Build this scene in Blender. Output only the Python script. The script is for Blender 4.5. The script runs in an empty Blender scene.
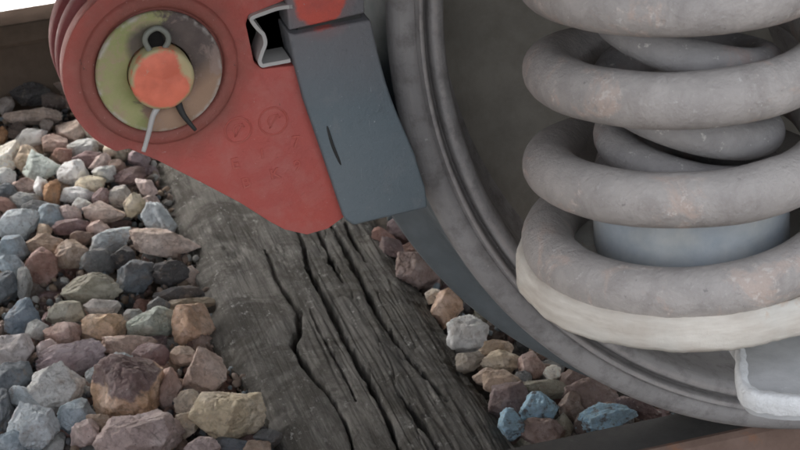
import bpy, bmesh, math, random
import numpy as np
from mathutils import Vector, Matrix, noise as mnoise
S = bpy.context.scene
COL = S.collection
PI = math.pi

DATA = {
 'cam': {'loc': [0.0, -1.71806, 1.09525], 'r': [0.961811, -0.262589, -0.077244], 'u': [0.179483, 0.39199, 0.902291], 'f': [0.206652, 0.881698, -0.424151], 'lens': 100.235},
 'axis': [0.5812, -0.2363],
 'wx': 0.8483,
 'coilz': [0.3413, 0.4092, 0.4848, 0.5537],
 'head_bottom': [[0.168, 0.4217], [0.1879, 0.4085], [0.2205, 0.3831], [0.2505, 0.3587], [0.2731, 0.3372], [0.2847, 0.3277], [0.3024, 0.3196], [0.3204, 0.3215], [0.3364, 0.3301]],
 'slot': [[0.3047, 0.4677], [0.2805, 0.4694], [0.2748, 0.4763], [0.2718, 0.5086], [0.275, 0.5156], [0.3037, 0.5223]],
 'pin': [[0.1991, 0.4833], [0.1993, 0.4814]],
 'clip': [[0.3091, 0.5182], [0.2979, 0.5185], [0.2856, 0.5164], [0.2774, 0.5145], [0.276, 0.5118], [0.2803, 0.504], [0.2838, 0.4993], [0.2846, 0.4916], [0.2815, 0.485], [0.2787, 0.478], [0.2803, 0.4739], [0.2856, 0.4738], [0.303, 0.4741]],
 'shoe_left': [[0.3406, 0.3236], [0.3336, 0.3305], [0.3202, 0.3936], [0.3099, 0.4406], [0.3051, 0.4738], [0.3027, 0.4985]],
 'shoe_bot': [[0.4041, 0.3274], [0.4094, 0.3409]],
 'seam': [[0.3083, 0.4976], [0.3679, 0.5016]],
 'shoe_top_left': [[0.303, 0.501], [0.2992, 0.5264]],
 'shoe_right': [[0.4094, 0.3409], [0.3941, 0.3859], [0.3815, 0.4277], [0.3745, 0.4633], [0.37, 0.4979], [0.3674, 0.515]],
 'slit': [[0.3264, 0.4152], [0.3347, 0.3794]],
 'blotch': [[0.3314, 0.5194]],
 'emb': [[0.2558, 0.4217], [0.2847, 0.4242], [0.2502, 0.3932], [0.2729, 0.3976], [0.3014, 0.4028], [0.2573, 0.3751], [0.2816, 0.3784], [0.3002, 0.3819]],
 'eye': [[0.199, 0.5117], [0.1994, 0.4969], [0.1882, 0.4514], [0.177, 0.4255], [0.2123, 0.4478], [0.2202, 0.4336]],
 'loop': [[0.1972, 0.4949], [0.1944, 0.5036], [0.1922, 0.5114], [0.1945, 0.5167], [0.2002, 0.519], [0.2051, 0.5149], [0.206, 0.509], [0.202, 0.5023], [0.1979, 0.4948]],
 'sl': [[0.3546, 0.3503], [0.4005, 0.3494], [0.512, 0.3412], [0.605, 0.3342], [0.7071, 0.3197], [0.8341, 0.3323], [0.9745, 0.341], [1.1151, 0.3383], [1.2557, 0.3363]],
 'sr': [[0.2349, 0.587], [0.3018, 0.5863], [0.3755, 0.5891], [0.4914, 0.5866], [0.6671, 0.5881], [0.7741, 0.592], [0.9095, 0.5948]],
 'cracks': [[0.0034, 0.016, [[0.4317, 0.9168], [0.4315, 0.8907], [0.4267, 0.8137], [0.4343, 0.726], [0.4229, 0.6763], [0.4074, 0.6411], [0.4123, 0.5662], [0.4208, 0.4907], [0.4221, 0.4289], [0.4129, 0.3512]]], [0.0042, 0.02, [[0.4874, 0.9758], [0.4842, 0.9195], [0.4732, 0.8431], [0.4743, 0.7261], [0.47, 0.6305], [0.4705, 0.5256], [0.4681, 0.4168], [0.4611, 0.3312]]], [0.003, 0.012, [[0.5097, 0.9759], [0.5105, 0.9378], [0.5057, 0.8444], [0.5055, 0.7786]]], [0.004, 0.018, [[0.5302, 0.9562], [0.5309, 0.8917], [0.5292, 0.7834], [0.5243, 0.6691], [0.5289, 0.5693]]], [0.0025, 0.01, [[0.5269, 0.603], [0.5301, 0.542], [0.5357, 0.4926], [0.5428, 0.434]]], [0.004, 0.018, [[0.4963, 0.4637], [0.5011, 0.3958], [0.5018, 0.3256]]], [0.0025, 0.012, [[0.5512, 0.9569], [0.5462, 0.898], [0.5468, 0.8259]]], [0.0016, 0.006, [[0.4494, 0.752], [0.4463, 0.652], [0.4488, 0.5505], [0.4456, 0.4802]]]],
 'knot': [[0.308, 0.4769], [0.382, 0.9393]],
 'ledge': [[0.5867, -0.3139], [0.5683, -0.3569], [0.5653, -0.3753], [0.57, -0.3902], [0.5956, -0.4074], [0.6379, -0.419]],
 'stones': [
  ([0.1942, 1.4921, -0.119], [0.0322, 0.0214, 0.0204], 0.0, [0.07, 0.065, 0.065], 0, 339563, 'medium dark charcoal flat stone near far rail, above medium tan pink one', 0),
  ([0.2247, 1.444, -0.1198], [0.0191, 0.0154, 0.0147], 0.0, [0.1, 0.075, 0.065], 0, 993908, 'small dark brown angular stone near far rail, below small brown one', 0),
  ([0.2432, 1.5039, -0.119], [0.0203, 0.0137, 0.0131], 0.0, [0.22, 0.15, 0.12], 0, 158176, 'small brown flat stone near far rail, above small dark brown one', 0),
  ([0.1872, 1.4129, -0.124], [0.0458, 0.0153, 0.0145], 4.0, [0.46, 0.35, 0.29], 0, 414002, 'medium tan pink long stone upper left ballast, upper left of tiny brownish grey one', 0),
  ([0.1531, 1.4637, -0.119], [0.0144, 0.0154, 0.0147], 0.0, [0.26, 0.22, 0.2], 0, 682554, 'small brownish grey chunky stone near far rail, left of medium dark charcoal one', 0),
  ([0.2387, 1.3572, -0.1315], [0.0219, 0.0245, 0.0234], -40.0, [0.46, 0.35, 0.29], 0, 50631, 'medium tan pink chunky stone below red disc, left of small beige one', 0),
  ([0.2659, 1.3507, -0.1325], [0.0156, 0.0245, 0.0234], 40.0, [0.48, 0.4, 0.31], 0, 75954, 'small beige chunky stone below red disc, right of medium tan pink one', 0),
  ([0.1642, 1.3745, -0.1292], [0.0219, 0.0151, 0.0144], 0.0, [0.1, 0.075, 0.065], 0, 861168, 'small dark brown flat stone at left picture edge, upper left of medium whitish one', 0),
  ([0.1359, 1.3723, -0.1295], [0.0109, 0.0151, 0.0143], 0.0, [0.36, 0.19, 0.09], 0, 561913, 'tiny rusty orange brown chunky stone at left picture edge, left of small dark brown one', 0),
  ([0.1731, 1.3531, -0.1321], [0.0295, 0.0169, 0.0161], 28.0, [0.62, 0.61, 0.6], 0, 98702, 'medium whitish long stone upper left ballast, lower right of small dark brown one', 0),
  ([0.2043, 1.3756, -0.129], [0.011, 0.0151, 0.0144], 0.0, [0.26, 0.22, 0.2], 0, 383452, 'tiny brownish grey chunky stone upper left ballast, lower right of medium tan pink one', 0),
  ([0.208, 1.3197, -0.1367], [0.0216, 0.0168, 0.016], 0.0, [0.36, 0.24, 0.2], 0, 611097, 'small pinkish brown angular stone upper left ballast, upper left of small reddish brown one', 0),
  ([0.2132, 1.2853, -0.1415], [0.0153, 0.0129, 0.0123], 0.0, [0.26, 0.14, 0.11], 0, 60816, 'small reddish brown angular stone upper left ballast, lower right of small pinkish brown one', 0),
  ([0.2452, 1.2947, -0.1402], [0.0231, 0.0149, 0.0142], 5.0, [0.46, 0.46, 0.44], 0, 953893, 'small pale grey flat stone below red disc, upper left of small maroon brown one', 0),
  ([0.2855, 1.2984, -0.1397], [0.0262, 0.0149, 0.0142], 0.0, [0.46, 0.35, 0.29], 0, 532084, 'small tan pink long stone below red disc, above small beige one', 0),
  ([0.284, 1.2722, -0.1433], [0.0199, 0.013, 0.0123], 25.0, [0.48, 0.4, 0.31], 0, 225127, 'small beige flat stone below red disc, below small tan pink one', 0),
  ([0.2477, 1.2644, -0.1444], [0.0244, 0.0129, 0.0123], 8.0, [0.19, 0.12, 0.12], 0, 39317, 'small maroon brown long stone below red disc, lower right of small pale grey one', 0),
  ([0.262, 1.2448, -0.1471], [0.0182, 0.0129, 0.0122], 35.0, [0.48, 0.37, 0.34], 0, 90122, 'small pale pink flat stone below red disc, above small pale grey one', 0),
  ([0.1381, 1.3088, -0.1383], [0.0276, 0.0241, 0.0229], 10.0, [0.68, 0.64, 0.56], 0, 454710, 'medium creamy white angular stone at left picture edge, left of small tan one', 0),
  ([0.1636, 1.294, -0.1403], [0.0184, 0.0222, 0.0211], 40.0, [0.42, 0.31, 0.21], 0, 438485, 'small tan chunky stone at left picture edge, upper left of medium pale greenish grey one', 0),
  ([0.1808, 1.2618, -0.1448], [0.0288, 0.0257, 0.0245], 15.0, [0.42, 0.47, 0.43], 0, 73248, 'medium pale greenish grey angular stone upper left ballast, lower right of small tan one', 0),
  ([0.2216, 1.2359, -0.1484], [0.0227, 0.0201, 0.0191], 5.0, [0.62, 0.61, 0.6], 0, 252353, 'medium whitish angular stone upper left ballast, lower right of small reddish brown one', 0),
  ([0.2391, 1.1928, -0.1543], [0.0225, 0.0163, 0.0155], 0.0, [0.56, 0.48, 0.34], 0, 95119, 'small cream flat stone upper left ballast, upper right of small whitish one', 0),
  ([0.2629, 1.2157, -0.1512], [0.0181, 0.0137, 0.013], 0.0, [0.46, 0.46, 0.44], 0, 577814, 'small pale grey angular stone below red disc, below small pale pink one', 0),
  ([0.2978, 1.2673, -0.144], [0.0138, 0.0167, 0.0159], 0.0, [0.28, 0.26, 0.2], 0, 445140, 'small olive grey chunky stone touching sleeper side, right of small beige one', 0),
  ([0.2834, 1.2257, -0.1498], [0.0151, 0.0137, 0.0131], 0.0, [0.22, 0.15, 0.12], 0, 61981, 'small brown angular stone below red disc, right of small pale grey one', 0),
  ([0.3187, 1.2452, -0.1471], [0.0168, 0.0184, 0.0176], 0.0, [0.3, 0.23, 0.24], 0, 867017, 'small greyish mauve chunky stone touching sleeper side, right of small olive grey one', 0),
  ([0.2973, 1.1979, -0.1536], [0.0241, 0.0136, 0.013], 12.0, [0.19, 0.12, 0.12], 0, 592921, 'small maroon brown long stone touching sleeper side, lower right of small brown one', 0),
  ([0.315, 1.1607, -0.1588], [0.0119, 0.018, 0.0172], 50.0, [0.48, 0.37, 0.34], 0, 129815, 'small pale pink chunky stone touching sleeper side, above tiny pale pink one', 0),
  ([0.2588, 1.4094, -0.1245], [0.0111, 0.0153, 0.0146], 0.0, [0.48, 0.37, 0.34], 0, 993473, 'tiny pale pink chunky stone near far rail, above medium tan pink one', 0),
  ([0.1272, 1.2576, -0.1454], [0.0166, 0.0146, 0.0139], 0.0, [0.46, 0.46, 0.44], 0, 234083, 'small pale grey angular stone at left picture edge, above small slate grey one', 0),
  ([0.1498, 1.2241, -0.15], [0.018, 0.0118, 0.0112], 0.0, [0.36, 0.24, 0.2], 0, 661259, 'small pinkish brown flat stone at left picture edge, above small mid grey one', 0),
  ([0.1233, 1.2165, -0.151], [0.0179, 0.0145, 0.0138], 0.0, [0.12, 0.135, 0.15], 0, 657911, 'small slate grey angular stone at left picture edge, above small reddish brown one', 0),
  ([0.1843, 1.1868, -0.1551], [0.0134, 0.0234, 0.0223], 0.0, [0.36, 0.19, 0.09], 0, 611316, 'small rusty orange brown chunky stone upper left ballast, lower right of tiny whitish one', 0),
  ([0.1727, 1.2049, -0.1527], [0.0105, 0.0181, 0.0172], 0.0, [0.62, 0.61, 0.6], 0, 993744, 'tiny whitish chunky stone upper left ballast, upper left of small rusty orange brown one', 0),
  ([0.1481, 1.1801, -0.1561], [0.0252, 0.0134, 0.0128], -10.0, [0.28, 0.28, 0.27], 0, 64867, 'small mid grey long stone at left picture edge, upper left of small dark grey one', 0),
  ([0.2171, 1.1698, -0.1575], [0.0253, 0.0144, 0.0137], 5.0, [0.62, 0.61, 0.6], 0, 605136, 'small whitish long stone upper left ballast, above small pale grey one', 0),
  ([0.2179, 1.1393, -0.1617], [0.0177, 0.0125, 0.0119], 0.0, [0.46, 0.46, 0.44], 0, 613984, 'small pale grey flat stone upper left ballast, below small whitish one', 0),
  ([0.2479, 1.1508, -0.1601], [0.0133, 0.0179, 0.0171], 0.0, [0.19, 0.12, 0.12], 0, 415949, 'small maroon brown chunky stone upper left ballast, above medium tan pink one', 0),
  ([0.2737, 1.1445, -0.161], [0.0178, 0.0197, 0.0188], 30.0, [0.4, 0.37, 0.34], 0, 51998, 'small warm light grey chunky stone below red disc, upper left of small yellowish tan one', 0),
  ([0.1186, 1.1794, -0.1562], [0.0178, 0.0125, 0.0119], -20.0, [0.26, 0.14, 0.11], 0, 231821, 'small reddish brown flat stone at left picture edge, below small slate grey one', 0),
  ([0.1573, 1.155, -0.1595], [0.0221, 0.0125, 0.0119], 0.0, [0.14, 0.14, 0.14], 0, 48845, 'small dark grey long stone upper left ballast, lower right of small mid grey one', 0),
  ([0.1282, 1.1247, -0.1637], [0.035, 0.0229, 0.0218], 5.0, [0.42, 0.46, 0.48], 0, 583705, 'medium pale bluish grey flat stone at left picture edge, below small mid grey one', 0),
  ([0.1743, 1.1274, -0.1633], [0.0205, 0.0195, 0.0185], 0.0, [0.27, 0.33, 0.37], 0, 900169, 'small bluish grey angular stone middle left ballast, above tiny tan one', 0),
  ([0.2002, 1.1238, -0.1638], [0.0176, 0.0142, 0.0135], 0.0, [0.48, 0.37, 0.34], 0, 139643, 'small pale pink angular stone middle left ballast, above small maroon brown one', 0),
  ([0.2455, 1.1107, -0.1657], [0.0308, 0.0159, 0.0152], -5.0, [0.46, 0.35, 0.29], 0, 303677, 'medium tan pink long stone upper left ballast, below small maroon brown one', 0),
  ([0.287, 1.1001, -0.1571], [0.0176, 0.0159, 0.0152], 45.0, [0.47, 0.38, 0.25], 0, 439499, 'small yellowish tan angular stone upper left ballast, lower right of small warm light grey one', 0),
  ([0.3109, 1.1151, -0.1651], [0.0133, 0.0134, 0.0127], 0.0, [0.48, 0.37, 0.34], 0, 151262, 'tiny pale pink chunky stone touching sleeper side, right of small yellowish tan one', 0),
  ([0.3117, 1.0662, -0.1718], [0.0204, 0.0316, 0.0301], 40.0, [0.42, 0.46, 0.48], 0, 566950, 'medium pale bluish grey chunky stone touching sleeper side, below tiny pale pink one', 0),
  ([0.1951, 1.0908, -0.1684], [0.0276, 0.0123, 0.0117], 6.0, [0.19, 0.12, 0.12], 0, 123514, 'small maroon brown long stone middle left ballast, below small pale pink one', 0),
  ([0.1596, 1.0926, -0.1682], [0.0116, 0.0123, 0.0117], 0.0, [0.42, 0.31, 0.21], 0, 598646, 'tiny tan chunky stone middle left ballast, above medium tan brown one', 0),
  ([0.231, 1.0731, -0.1708], [0.0159, 0.014, 0.0133], 0.0, [0.36, 0.24, 0.2], 0, 323466, 'small pinkish brown angular stone middle left ballast, upper left of medium pale bluish grey one', 0),
  ([0.2423, 1.0407, -0.174], [0.0331, 0.0191, 0.0182], 22.0, [0.42, 0.46, 0.48], 0, 587472, 'medium pale bluish grey flat stone middle left ballast, lower right of small pinkish brown one', 0),
  ([0.1118, 1.0623, -0.1723], [0.0258, 0.0225, 0.0214], 0.0, [0.27, 0.33, 0.37], 0, 855770, 'medium bluish grey angular stone at left picture edge, above medium bluish grey one', 0),
  ([0.1572, 1.0568, -0.1731], [0.0302, 0.0191, 0.0182], 0.0, [0.36, 0.26, 0.19], 0, 715131, 'medium tan brown flat stone middle left ballast, below tiny tan one', 0),
  ([0.2069, 1.0604, -0.1726], [0.0173, 0.0122, 0.0116], 0.0, [0.22, 0.15, 0.12], 0, 189505, 'small brown flat stone middle left ballast, lower right of small maroon brown one', 0),
  ([0.1866, 1.0121, -0.174], [0.0241, 0.0223, 0.0212], 10.0, [0.36, 0.26, 0.19], 0, 108061, 'medium tan brown angular stone middle left ballast, lower left of small brown one', 0),
  ([0.1437, 0.9921, -0.174], [0.0225, 0.0255, 0.0243], 0.0, [0.26, 0.14, 0.11], 0, 609851, 'medium reddish brown chunky stone middle left ballast, below medium tan brown one', 0),
  ([0.2169, 0.9787, -0.174], [0.0254, 0.0204, 0.0195], 0.0, [0.14, 0.14, 0.14], 0, 598951, 'medium dark grey angular stone middle left ballast, lower left of medium pale bluish grey one', 0),
  ([0.31, 0.9931, -0.174], [0.0498, 0.0207, 0.0197], -3.0, [0.46, 0.35, 0.29], 0, 669949, 'large tan pink long stone touching sleeper side, below medium pale bluish grey one', 0),
  ([0.2516, 0.9762, -0.174], [0.0169, 0.0154, 0.0146], 0.0, [0.07, 0.065, 0.065], 0, 196997, 'small dark charcoal angular stone middle left ballast, upper left of medium slate grey one', 0),
  ([0.2575, 0.9123, -0.174], [0.0263, 0.0268, 0.0255], 0.0, [0.12, 0.135, 0.15], 0, 390487, 'medium slate grey chunky stone middle left ballast, lower right of small dark charcoal one', 0),
  ([0.1975, 0.8983, -0.174], [0.0412, 0.0249, 0.0237], 3.0, [0.28, 0.26, 0.2], 0, 102163, 'large olive grey flat stone middle left ballast, upper left of small warm light grey one', 0),
  ([0.1057, 1.0091, -0.174], [0.0198, 0.0205, 0.0195], 0.0, [0.27, 0.33, 0.37], 0, 574351, 'medium bluish grey chunky stone at left picture edge, below medium bluish grey one', 0),
  ([0.0922, 0.9576, -0.174], [0.018, 0.0235, 0.0224], 0.0, [0.12, 0.135, 0.15], 0, 746702, 'medium slate grey chunky stone at left picture edge, left of small mid grey one', 0),
  ([0.1157, 0.9565, -0.174], [0.0111, 0.0235, 0.0224], 0.0, [0.28, 0.28, 0.27], 0, 65839, 'small mid grey chunky stone at left picture edge, right of medium slate grey one', 0),
  ([0.3022, 0.9018, -0.174], [0.0249, 0.0184, 0.0175], 0.0, [0.07, 0.065, 0.065], 0, 591783, 'medium dark charcoal flat stone touching sleeper side, above medium dark charcoal one', 0),
  ([0.3006, 0.8402, -0.174], [0.0353, 0.0131, 0.0125], 8.0, [0.07, 0.065, 0.065], 0, 62496, 'medium dark charcoal long stone touching sleeper side, upper left of small olive brown one', 0),
  ([0.3099, 0.8058, -0.174], [0.0336, 0.0098, 0.0093], 5.0, [0.25, 0.2, 0.14], 0, 649078, 'small olive brown long stone touching sleeper side, lower right of medium dark charcoal one', 0),
  ([0.2713, 0.8138, -0.174], [0.0161, 0.0146, 0.0139], 0.0, [0.14, 0.14, 0.14], 0, 215963, 'small dark grey angular stone middle left ballast, above large mossy greenish grey one', 0),
  ([0.101, 0.8501, -0.174], [0.0255, 0.026, 0.0247], 30.0, [0.13, 0.17, 0.21], 0, 520528, 'medium deep slate blue chunky stone at left picture edge, above large light mauve grey one', 0),
  ([0.1563, 0.8436, -0.174], [0.0256, 0.0195, 0.0186], 0.0, [0.28, 0.26, 0.2], 0, 713451, 'medium olive grey angular stone middle left ballast, above medium pinkish brown one', 0),
  ([0.2018, 0.8385, -0.174], [0.0243, 0.013, 0.0124], 0.0, [0.4, 0.37, 0.34], 0, 557549, 'small warm light grey long stone middle left ballast, above medium orange tan one', 0),
  ([0.1155, 0.8116, -0.174], [0.0146, 0.0145, 0.0138], 0.0, [0.46, 0.46, 0.44], 0, 448363, 'small pale grey chunky stone lower left ballast, lower right of medium deep slate blue one', 0),
  ([0.144, 0.7877, -0.174], [0.0251, 0.0176, 0.0167], 0.0, [0.36, 0.24, 0.2], 0, 814983, 'medium pinkish brown flat stone lower left ballast, upper right of small pale pink one', 0),
  ([0.1969, 0.7876, -0.174], [0.0305, 0.0208, 0.0199], 5.0, [0.46, 0.31, 0.19], 0, 329407, 'medium orange tan flat stone lower left ballast, below small warm light grey one', 0),
  ([0.2368, 0.7993, -0.174], [0.0134, 0.0113, 0.0108], 0.0, [0.28, 0.28, 0.27], 0, 488218, 'small mid grey angular stone middle left ballast, left of large mossy greenish grey one', 0),
  ([0.2535, 0.7687, -0.174], [0.0318, 0.0224, 0.0213], 10.0, [0.3, 0.33, 0.28], 0, 614006, 'large mossy greenish grey flat stone lower left ballast, right of small mid grey one', 0),
  ([0.3037, 0.7439, -0.174], [0.0277, 0.0303, 0.0288], 0.0, [0.4, 0.25, 0.16], 0, 968298, 'large orange brown chunky stone touching sleeper side, below small olive brown one', 0),
  ([0.0852, 0.7652, -0.174], [0.0235, 0.03, 0.0286], 0.0, [0.4, 0.36, 0.35], 0, 475198, 'large light mauve grey chunky stone at left picture edge, above large slate grey one', 0),
  ([0.1227, 0.7573, -0.174], [0.0144, 0.0126, 0.012], 0.0, [0.48, 0.37, 0.34], 0, 379146, 'small pale pink angular stone lower left ballast, lower left of medium pinkish brown one', 0),
  ([0.1474, 0.719, -0.174], [0.0453, 0.0234, 0.0223], 12.0, [0.3, 0.23, 0.24], 0, 314328, 'large greyish mauve long stone lower left ballast, below medium pinkish brown one', 0),
  ([0.2171, 0.722, -0.174], [0.0351, 0.0189, 0.018], -5.0, [0.42, 0.3, 0.24], 0, 260494, 'medium rosy tan long stone lower left ballast, upper left of medium maroon brown one', 0),
  ([0.2774, 0.6684, -0.174], [0.018, 0.014, 0.0133], 0.0, [0.36, 0.26, 0.19], 0, 832967, 'small tan brown angular stone lower left ballast, upper left of large rosy tan one', 0),
  ([0.2371, 0.6776, -0.174], [0.027, 0.0202, 0.0192], 0.0, [0.19, 0.12, 0.12], 0, 188499, 'medium maroon brown flat stone lower left ballast, lower right of medium rosy tan one', 0),
  ([0.1888, 0.666, -0.174], [0.0332, 0.02, 0.0191], 28.0, [0.42, 0.46, 0.48], 0, 732948, 'large pale bluish grey flat stone lower left ballast, upper left of large orange brown one', 0),
  ([0.0731, 0.6889, -0.174], [0.028, 0.0277, 0.0264], 0.0, [0.12, 0.135, 0.15], 0, 817710, 'large slate grey chunky stone at left picture edge, below large light mauve grey one', 0),
  ([0.1199, 0.648, -0.174], [0.0353, 0.0305, 0.029], 8.0, [0.5, 0.49, 0.47], 0, 255953, 'large light grey angular stone lower left ballast, upper left of medium bluish grey one', 0),
  ([0.197, 0.5859, -0.164], [0.0446, 0.045, 0.0428], 10.0, [0.44, 0.27, 0.16], 0, 85831, 'large orange brown chunky stone lower left ballast, lower right of large pale bluish grey one', 2),
  ([0.2914, 0.6114, -0.174], [0.0278, 0.0351, 0.0334], 8.0, [0.42, 0.3, 0.24], 0, 602326, 'large rosy tan chunky stone lower left ballast, lower right of small tan brown one', 0),
  ([0.2488, 0.6034, -0.174], [0.0151, 0.0303, 0.0289], 0.0, [0.36, 0.24, 0.2], 0, 314834, 'medium pinkish brown chunky stone lower left ballast, upper left of medium beige one', 0),
  ([0.0795, 0.6393, -0.174], [0.0138, 0.0242, 0.0231], 50.0, [0.42, 0.46, 0.48], 0, 550708, 'medium pale bluish grey chunky stone at left picture edge, above large pale bluish grey one', 0),
  ([0.263, 0.5489, -0.174], [0.0197, 0.0194, 0.0185], 0.0, [0.48, 0.4, 0.31], 0, 519167, 'medium beige chunky stone lower left ballast, above small beige one', 0),
  ([0.2973, 0.4885, -0.164], [0.0447, 0.0336, 0.032], 5.0, [0.47, 0.38, 0.25], 0, 917648, 'large yellowish tan flat stone lower left ballast, above small slate grey one', 0),
  ([0.0816, 0.566, -0.174], [0.0318, 0.034, 0.0324], 0.0, [0.42, 0.46, 0.48], 0, 360160, 'large pale bluish grey chunky stone lower left ballast, upper right of medium bluish grey one', 0),
  ([0.1301, 0.5726, -0.174], [0.0246, 0.0208, 0.0198], 30.0, [0.27, 0.33, 0.37], 0, 764878, 'medium bluish grey angular stone lower left ballast, upper left of medium pale pink one', 0),
  ([0.0538, 0.6198, -0.174], [0.0137, 0.0285, 0.0272], 0.0, [0.12, 0.135, 0.15], 0, 470636, 'medium slate grey chunky stone at left picture edge, above medium bluish grey one', 0),
  ([0.1918, 0.48, -0.164], [0.0526, 0.0332, 0.0316], 0.0, [0.37, 0.28, 0.26], 0, 301924, 'large dusty mauve pink flat stone at bottom picture edge, right of small tan brown one', 0),
  ([0.1354, 0.5264, -0.174], [0.0206, 0.019, 0.0181], 30.0, [0.48, 0.37, 0.34], 0, 638539, 'medium pale pink angular stone at bottom picture edge, lower left of small tan brown one', 0),
  ([0.1565, 0.5443, -0.174], [0.0159, 0.0148, 0.0141], 0.0, [0.36, 0.26, 0.19], 0, 76756, 'small tan brown angular stone lower left ballast, upper right of medium pale pink one', 0),
  ([0.2564, 0.4319, -0.164], [0.0213, 0.0114, 0.0109], 0.0, [0.37, 0.28, 0.26], 0, 123800, 'small dusty mauve pink long stone at bottom picture edge, lower right of small beige one', 0),
  ([0.2926, 0.4417, -0.174], [0.0214, 0.0115, 0.011], 0.0, [0.12, 0.135, 0.15], 0, 536800, 'small slate grey long stone at bottom picture edge, left of small tan brown one', 0),
  ([0.3158, 0.4204, -0.174], [0.0166, 0.01, 0.0095], 0.0, [0.36, 0.26, 0.19], 0, 438433, 'small tan brown flat stone at bottom picture edge, lower left of small dark grey one', 0),
  ([0.0529, 0.5466, -0.174], [0.0206, 0.0161, 0.0153], 0.0, [0.27, 0.33, 0.37], 0, 172975, 'medium bluish grey angular stone at left picture edge, below medium slate grey one', 0),
  ([0.2506, 0.5071, -0.174], [0.0146, 0.0161, 0.0154], 0.0, [0.48, 0.4, 0.31], 0, 793919, 'small beige chunky stone lower left ballast, below medium beige one', 0),
  ([0.3324, 0.4392, -0.174], [0.0167, 0.013, 0.0124], 0.0, [0.14, 0.14, 0.14], 0, 358671, 'small dark grey angular stone at bottom picture edge, upper right of small tan brown one', 0),
  ([0.5889, 0.8831, -0.174], [0.0225, 0.0102, 0.0097], -35.0, [0.26, 0.14, 0.11], 0, 159367, 'small reddish brown long stone between sleeper and wheel, upper left of small dark mauve one', 0),
  ([0.5896, 0.8498, -0.174], [0.0223, 0.0135, 0.0128], -35.0, [0.16, 0.11, 0.105], 0, 978604, 'small dark mauve flat stone between sleeper and wheel, lower right of small reddish brown one', 0),
  ([0.5972, 0.7792, -0.174], [0.0313, 0.028, 0.0267], -45.0, [0.24, 0.17, 0.15], 0, 512714, 'large mauve brown angular stone between sleeper and wheel, lower right of small dark mauve one', 0),
  ([0.6101, 0.6674, -0.174], [0.0211, 0.0255, 0.0243], 0.0, [0.4, 0.25, 0.16], 0, 442182, 'medium orange brown chunky stone between sleeper and wheel, lower right of tiny beige one', 0),
  ([0.6027, 0.7003, -0.174], [0.012, 0.0113, 0.0107], 0.0, [0.48, 0.4, 0.31], 0, 41111, 'tiny beige angular stone between sleeper and wheel, upper left of medium orange brown one', 0),
  ([0.6109, 0.5843, -0.174], [0.0269, 0.0263, 0.0251], -10.0, [0.5, 0.49, 0.47], 0, 700675, 'large light grey chunky stone between sleeper and wheel, above small tan grey one', 0),
  ([0.595, 0.5153, -0.174], [0.0188, 0.0151, 0.0144], 0.0, [0.34, 0.29, 0.23], 0, 81390, 'small tan grey angular stone between sleeper and wheel, upper left of small tan brown one', 0),
  ([0.6327, 0.5365, -0.174], [0.0215, 0.0122, 0.0116], 0.0, [0.42, 0.31, 0.21], 0, 801710, 'small tan long stone between sleeper and wheel, above medium sandy yellow one', 0),
  ([0.6295, 0.5031, -0.174], [0.0263, 0.0136, 0.0129], 0.0, [0.45, 0.36, 0.25], 0, 585184, 'medium sandy yellow long stone between sleeper and wheel, below small tan one', 0),
  ([0.606, 0.4715, -0.174], [0.0222, 0.0119, 0.0114], 0.0, [0.36, 0.26, 0.19], 0, 600861, 'small tan brown long stone between sleeper and wheel, upper left of medium sandy brown one', 0),
  ([0.6129, 0.4507, -0.174], [0.0245, 0.0163, 0.0155], -10.0, [0.4, 0.29, 0.21], 0, 827425, 'medium sandy brown flat stone between sleeper and wheel, lower right of small tan brown one', 0),
  ([0.6573, 0.478, -0.174], [0.0174, 0.0195, 0.0186], -20.0, [0.36, 0.24, 0.2], 0, 918005, 'medium pinkish brown chunky stone between sleeper and wheel, upper right of tiny dark grey one', 0),
  ([0.6745, 0.4525, -0.174], [0.0111, 0.0104, 0.0099], 0.0, [0.68, 0.64, 0.56], 0, 858105, 'tiny creamy white angular stone between sleeper and wheel, above medium olive grey one', 0),
  ([0.6579, 0.4214, -0.174], [0.0317, 0.0133, 0.0126], -5.0, [0.28, 0.26, 0.2], 0, 328988, 'medium olive grey long stone between sleeper and wheel, below tiny creamy white one', 0),
  ([0.6104, 0.4091, -0.174], [0.0278, 0.0263, 0.025], 0.0, [0.16, 0.11, 0.105], 0, 356644, 'large dark mauve angular stone between sleeper and wheel, lower right of medium sandy brown one', 0),
  ([0.6295, 0.3676, -0.164], [0.0226, 0.0216, 0.0206], 20.0, [0.24, 0.42, 0.55], 0, 729070, 'medium blue painted angular stone between sleeper and wheel, below medium olive grey one', 1),
  ([0.591, 0.3433, -0.164], [0.0165, 0.0185, 0.0176], 0.0, [0.24, 0.42, 0.55], 0, 367188, 'medium blue painted chunky stone between sleeper and wheel, below large dark mauve one', 1),
  ([0.67, 0.3692, -0.174], [0.0156, 0.0159, 0.0152], 0.0, [0.22, 0.15, 0.12], 0, 623241, 'small brown chunky stone between sleeper and wheel, above small olive grey one', 0),
  ([0.6989, 0.3864, -0.174], [0.0326, 0.0204, 0.0195], -8.0, [0.24, 0.17, 0.15], 0, 520801, 'large mauve brown flat stone between sleeper and wheel, upper left of small pinkish brown one', 0),
  ([0.691, 0.3107, -0.164], [0.0352, 0.0184, 0.0176], 5.0, [0.24, 0.42, 0.55], 0, 608064, 'large blue painted long stone between sleeper and wheel, below small pinkish brown one', 1),
  ([0.6211, 0.3301, -0.174], [0.0271, 0.0185, 0.0176], 0.0, [0.24, 0.17, 0.15], 0, 835601, 'medium mauve brown flat stone between sleeper and wheel, left of small olive grey one', 0),
  ([0.6486, 0.335, -0.174], [0.0118, 0.0143, 0.0136], 0.0, [0.28, 0.26, 0.2], 0, 478365, 'small olive grey chunky stone between sleeper and wheel, left of small dark brown one', 0),
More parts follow.
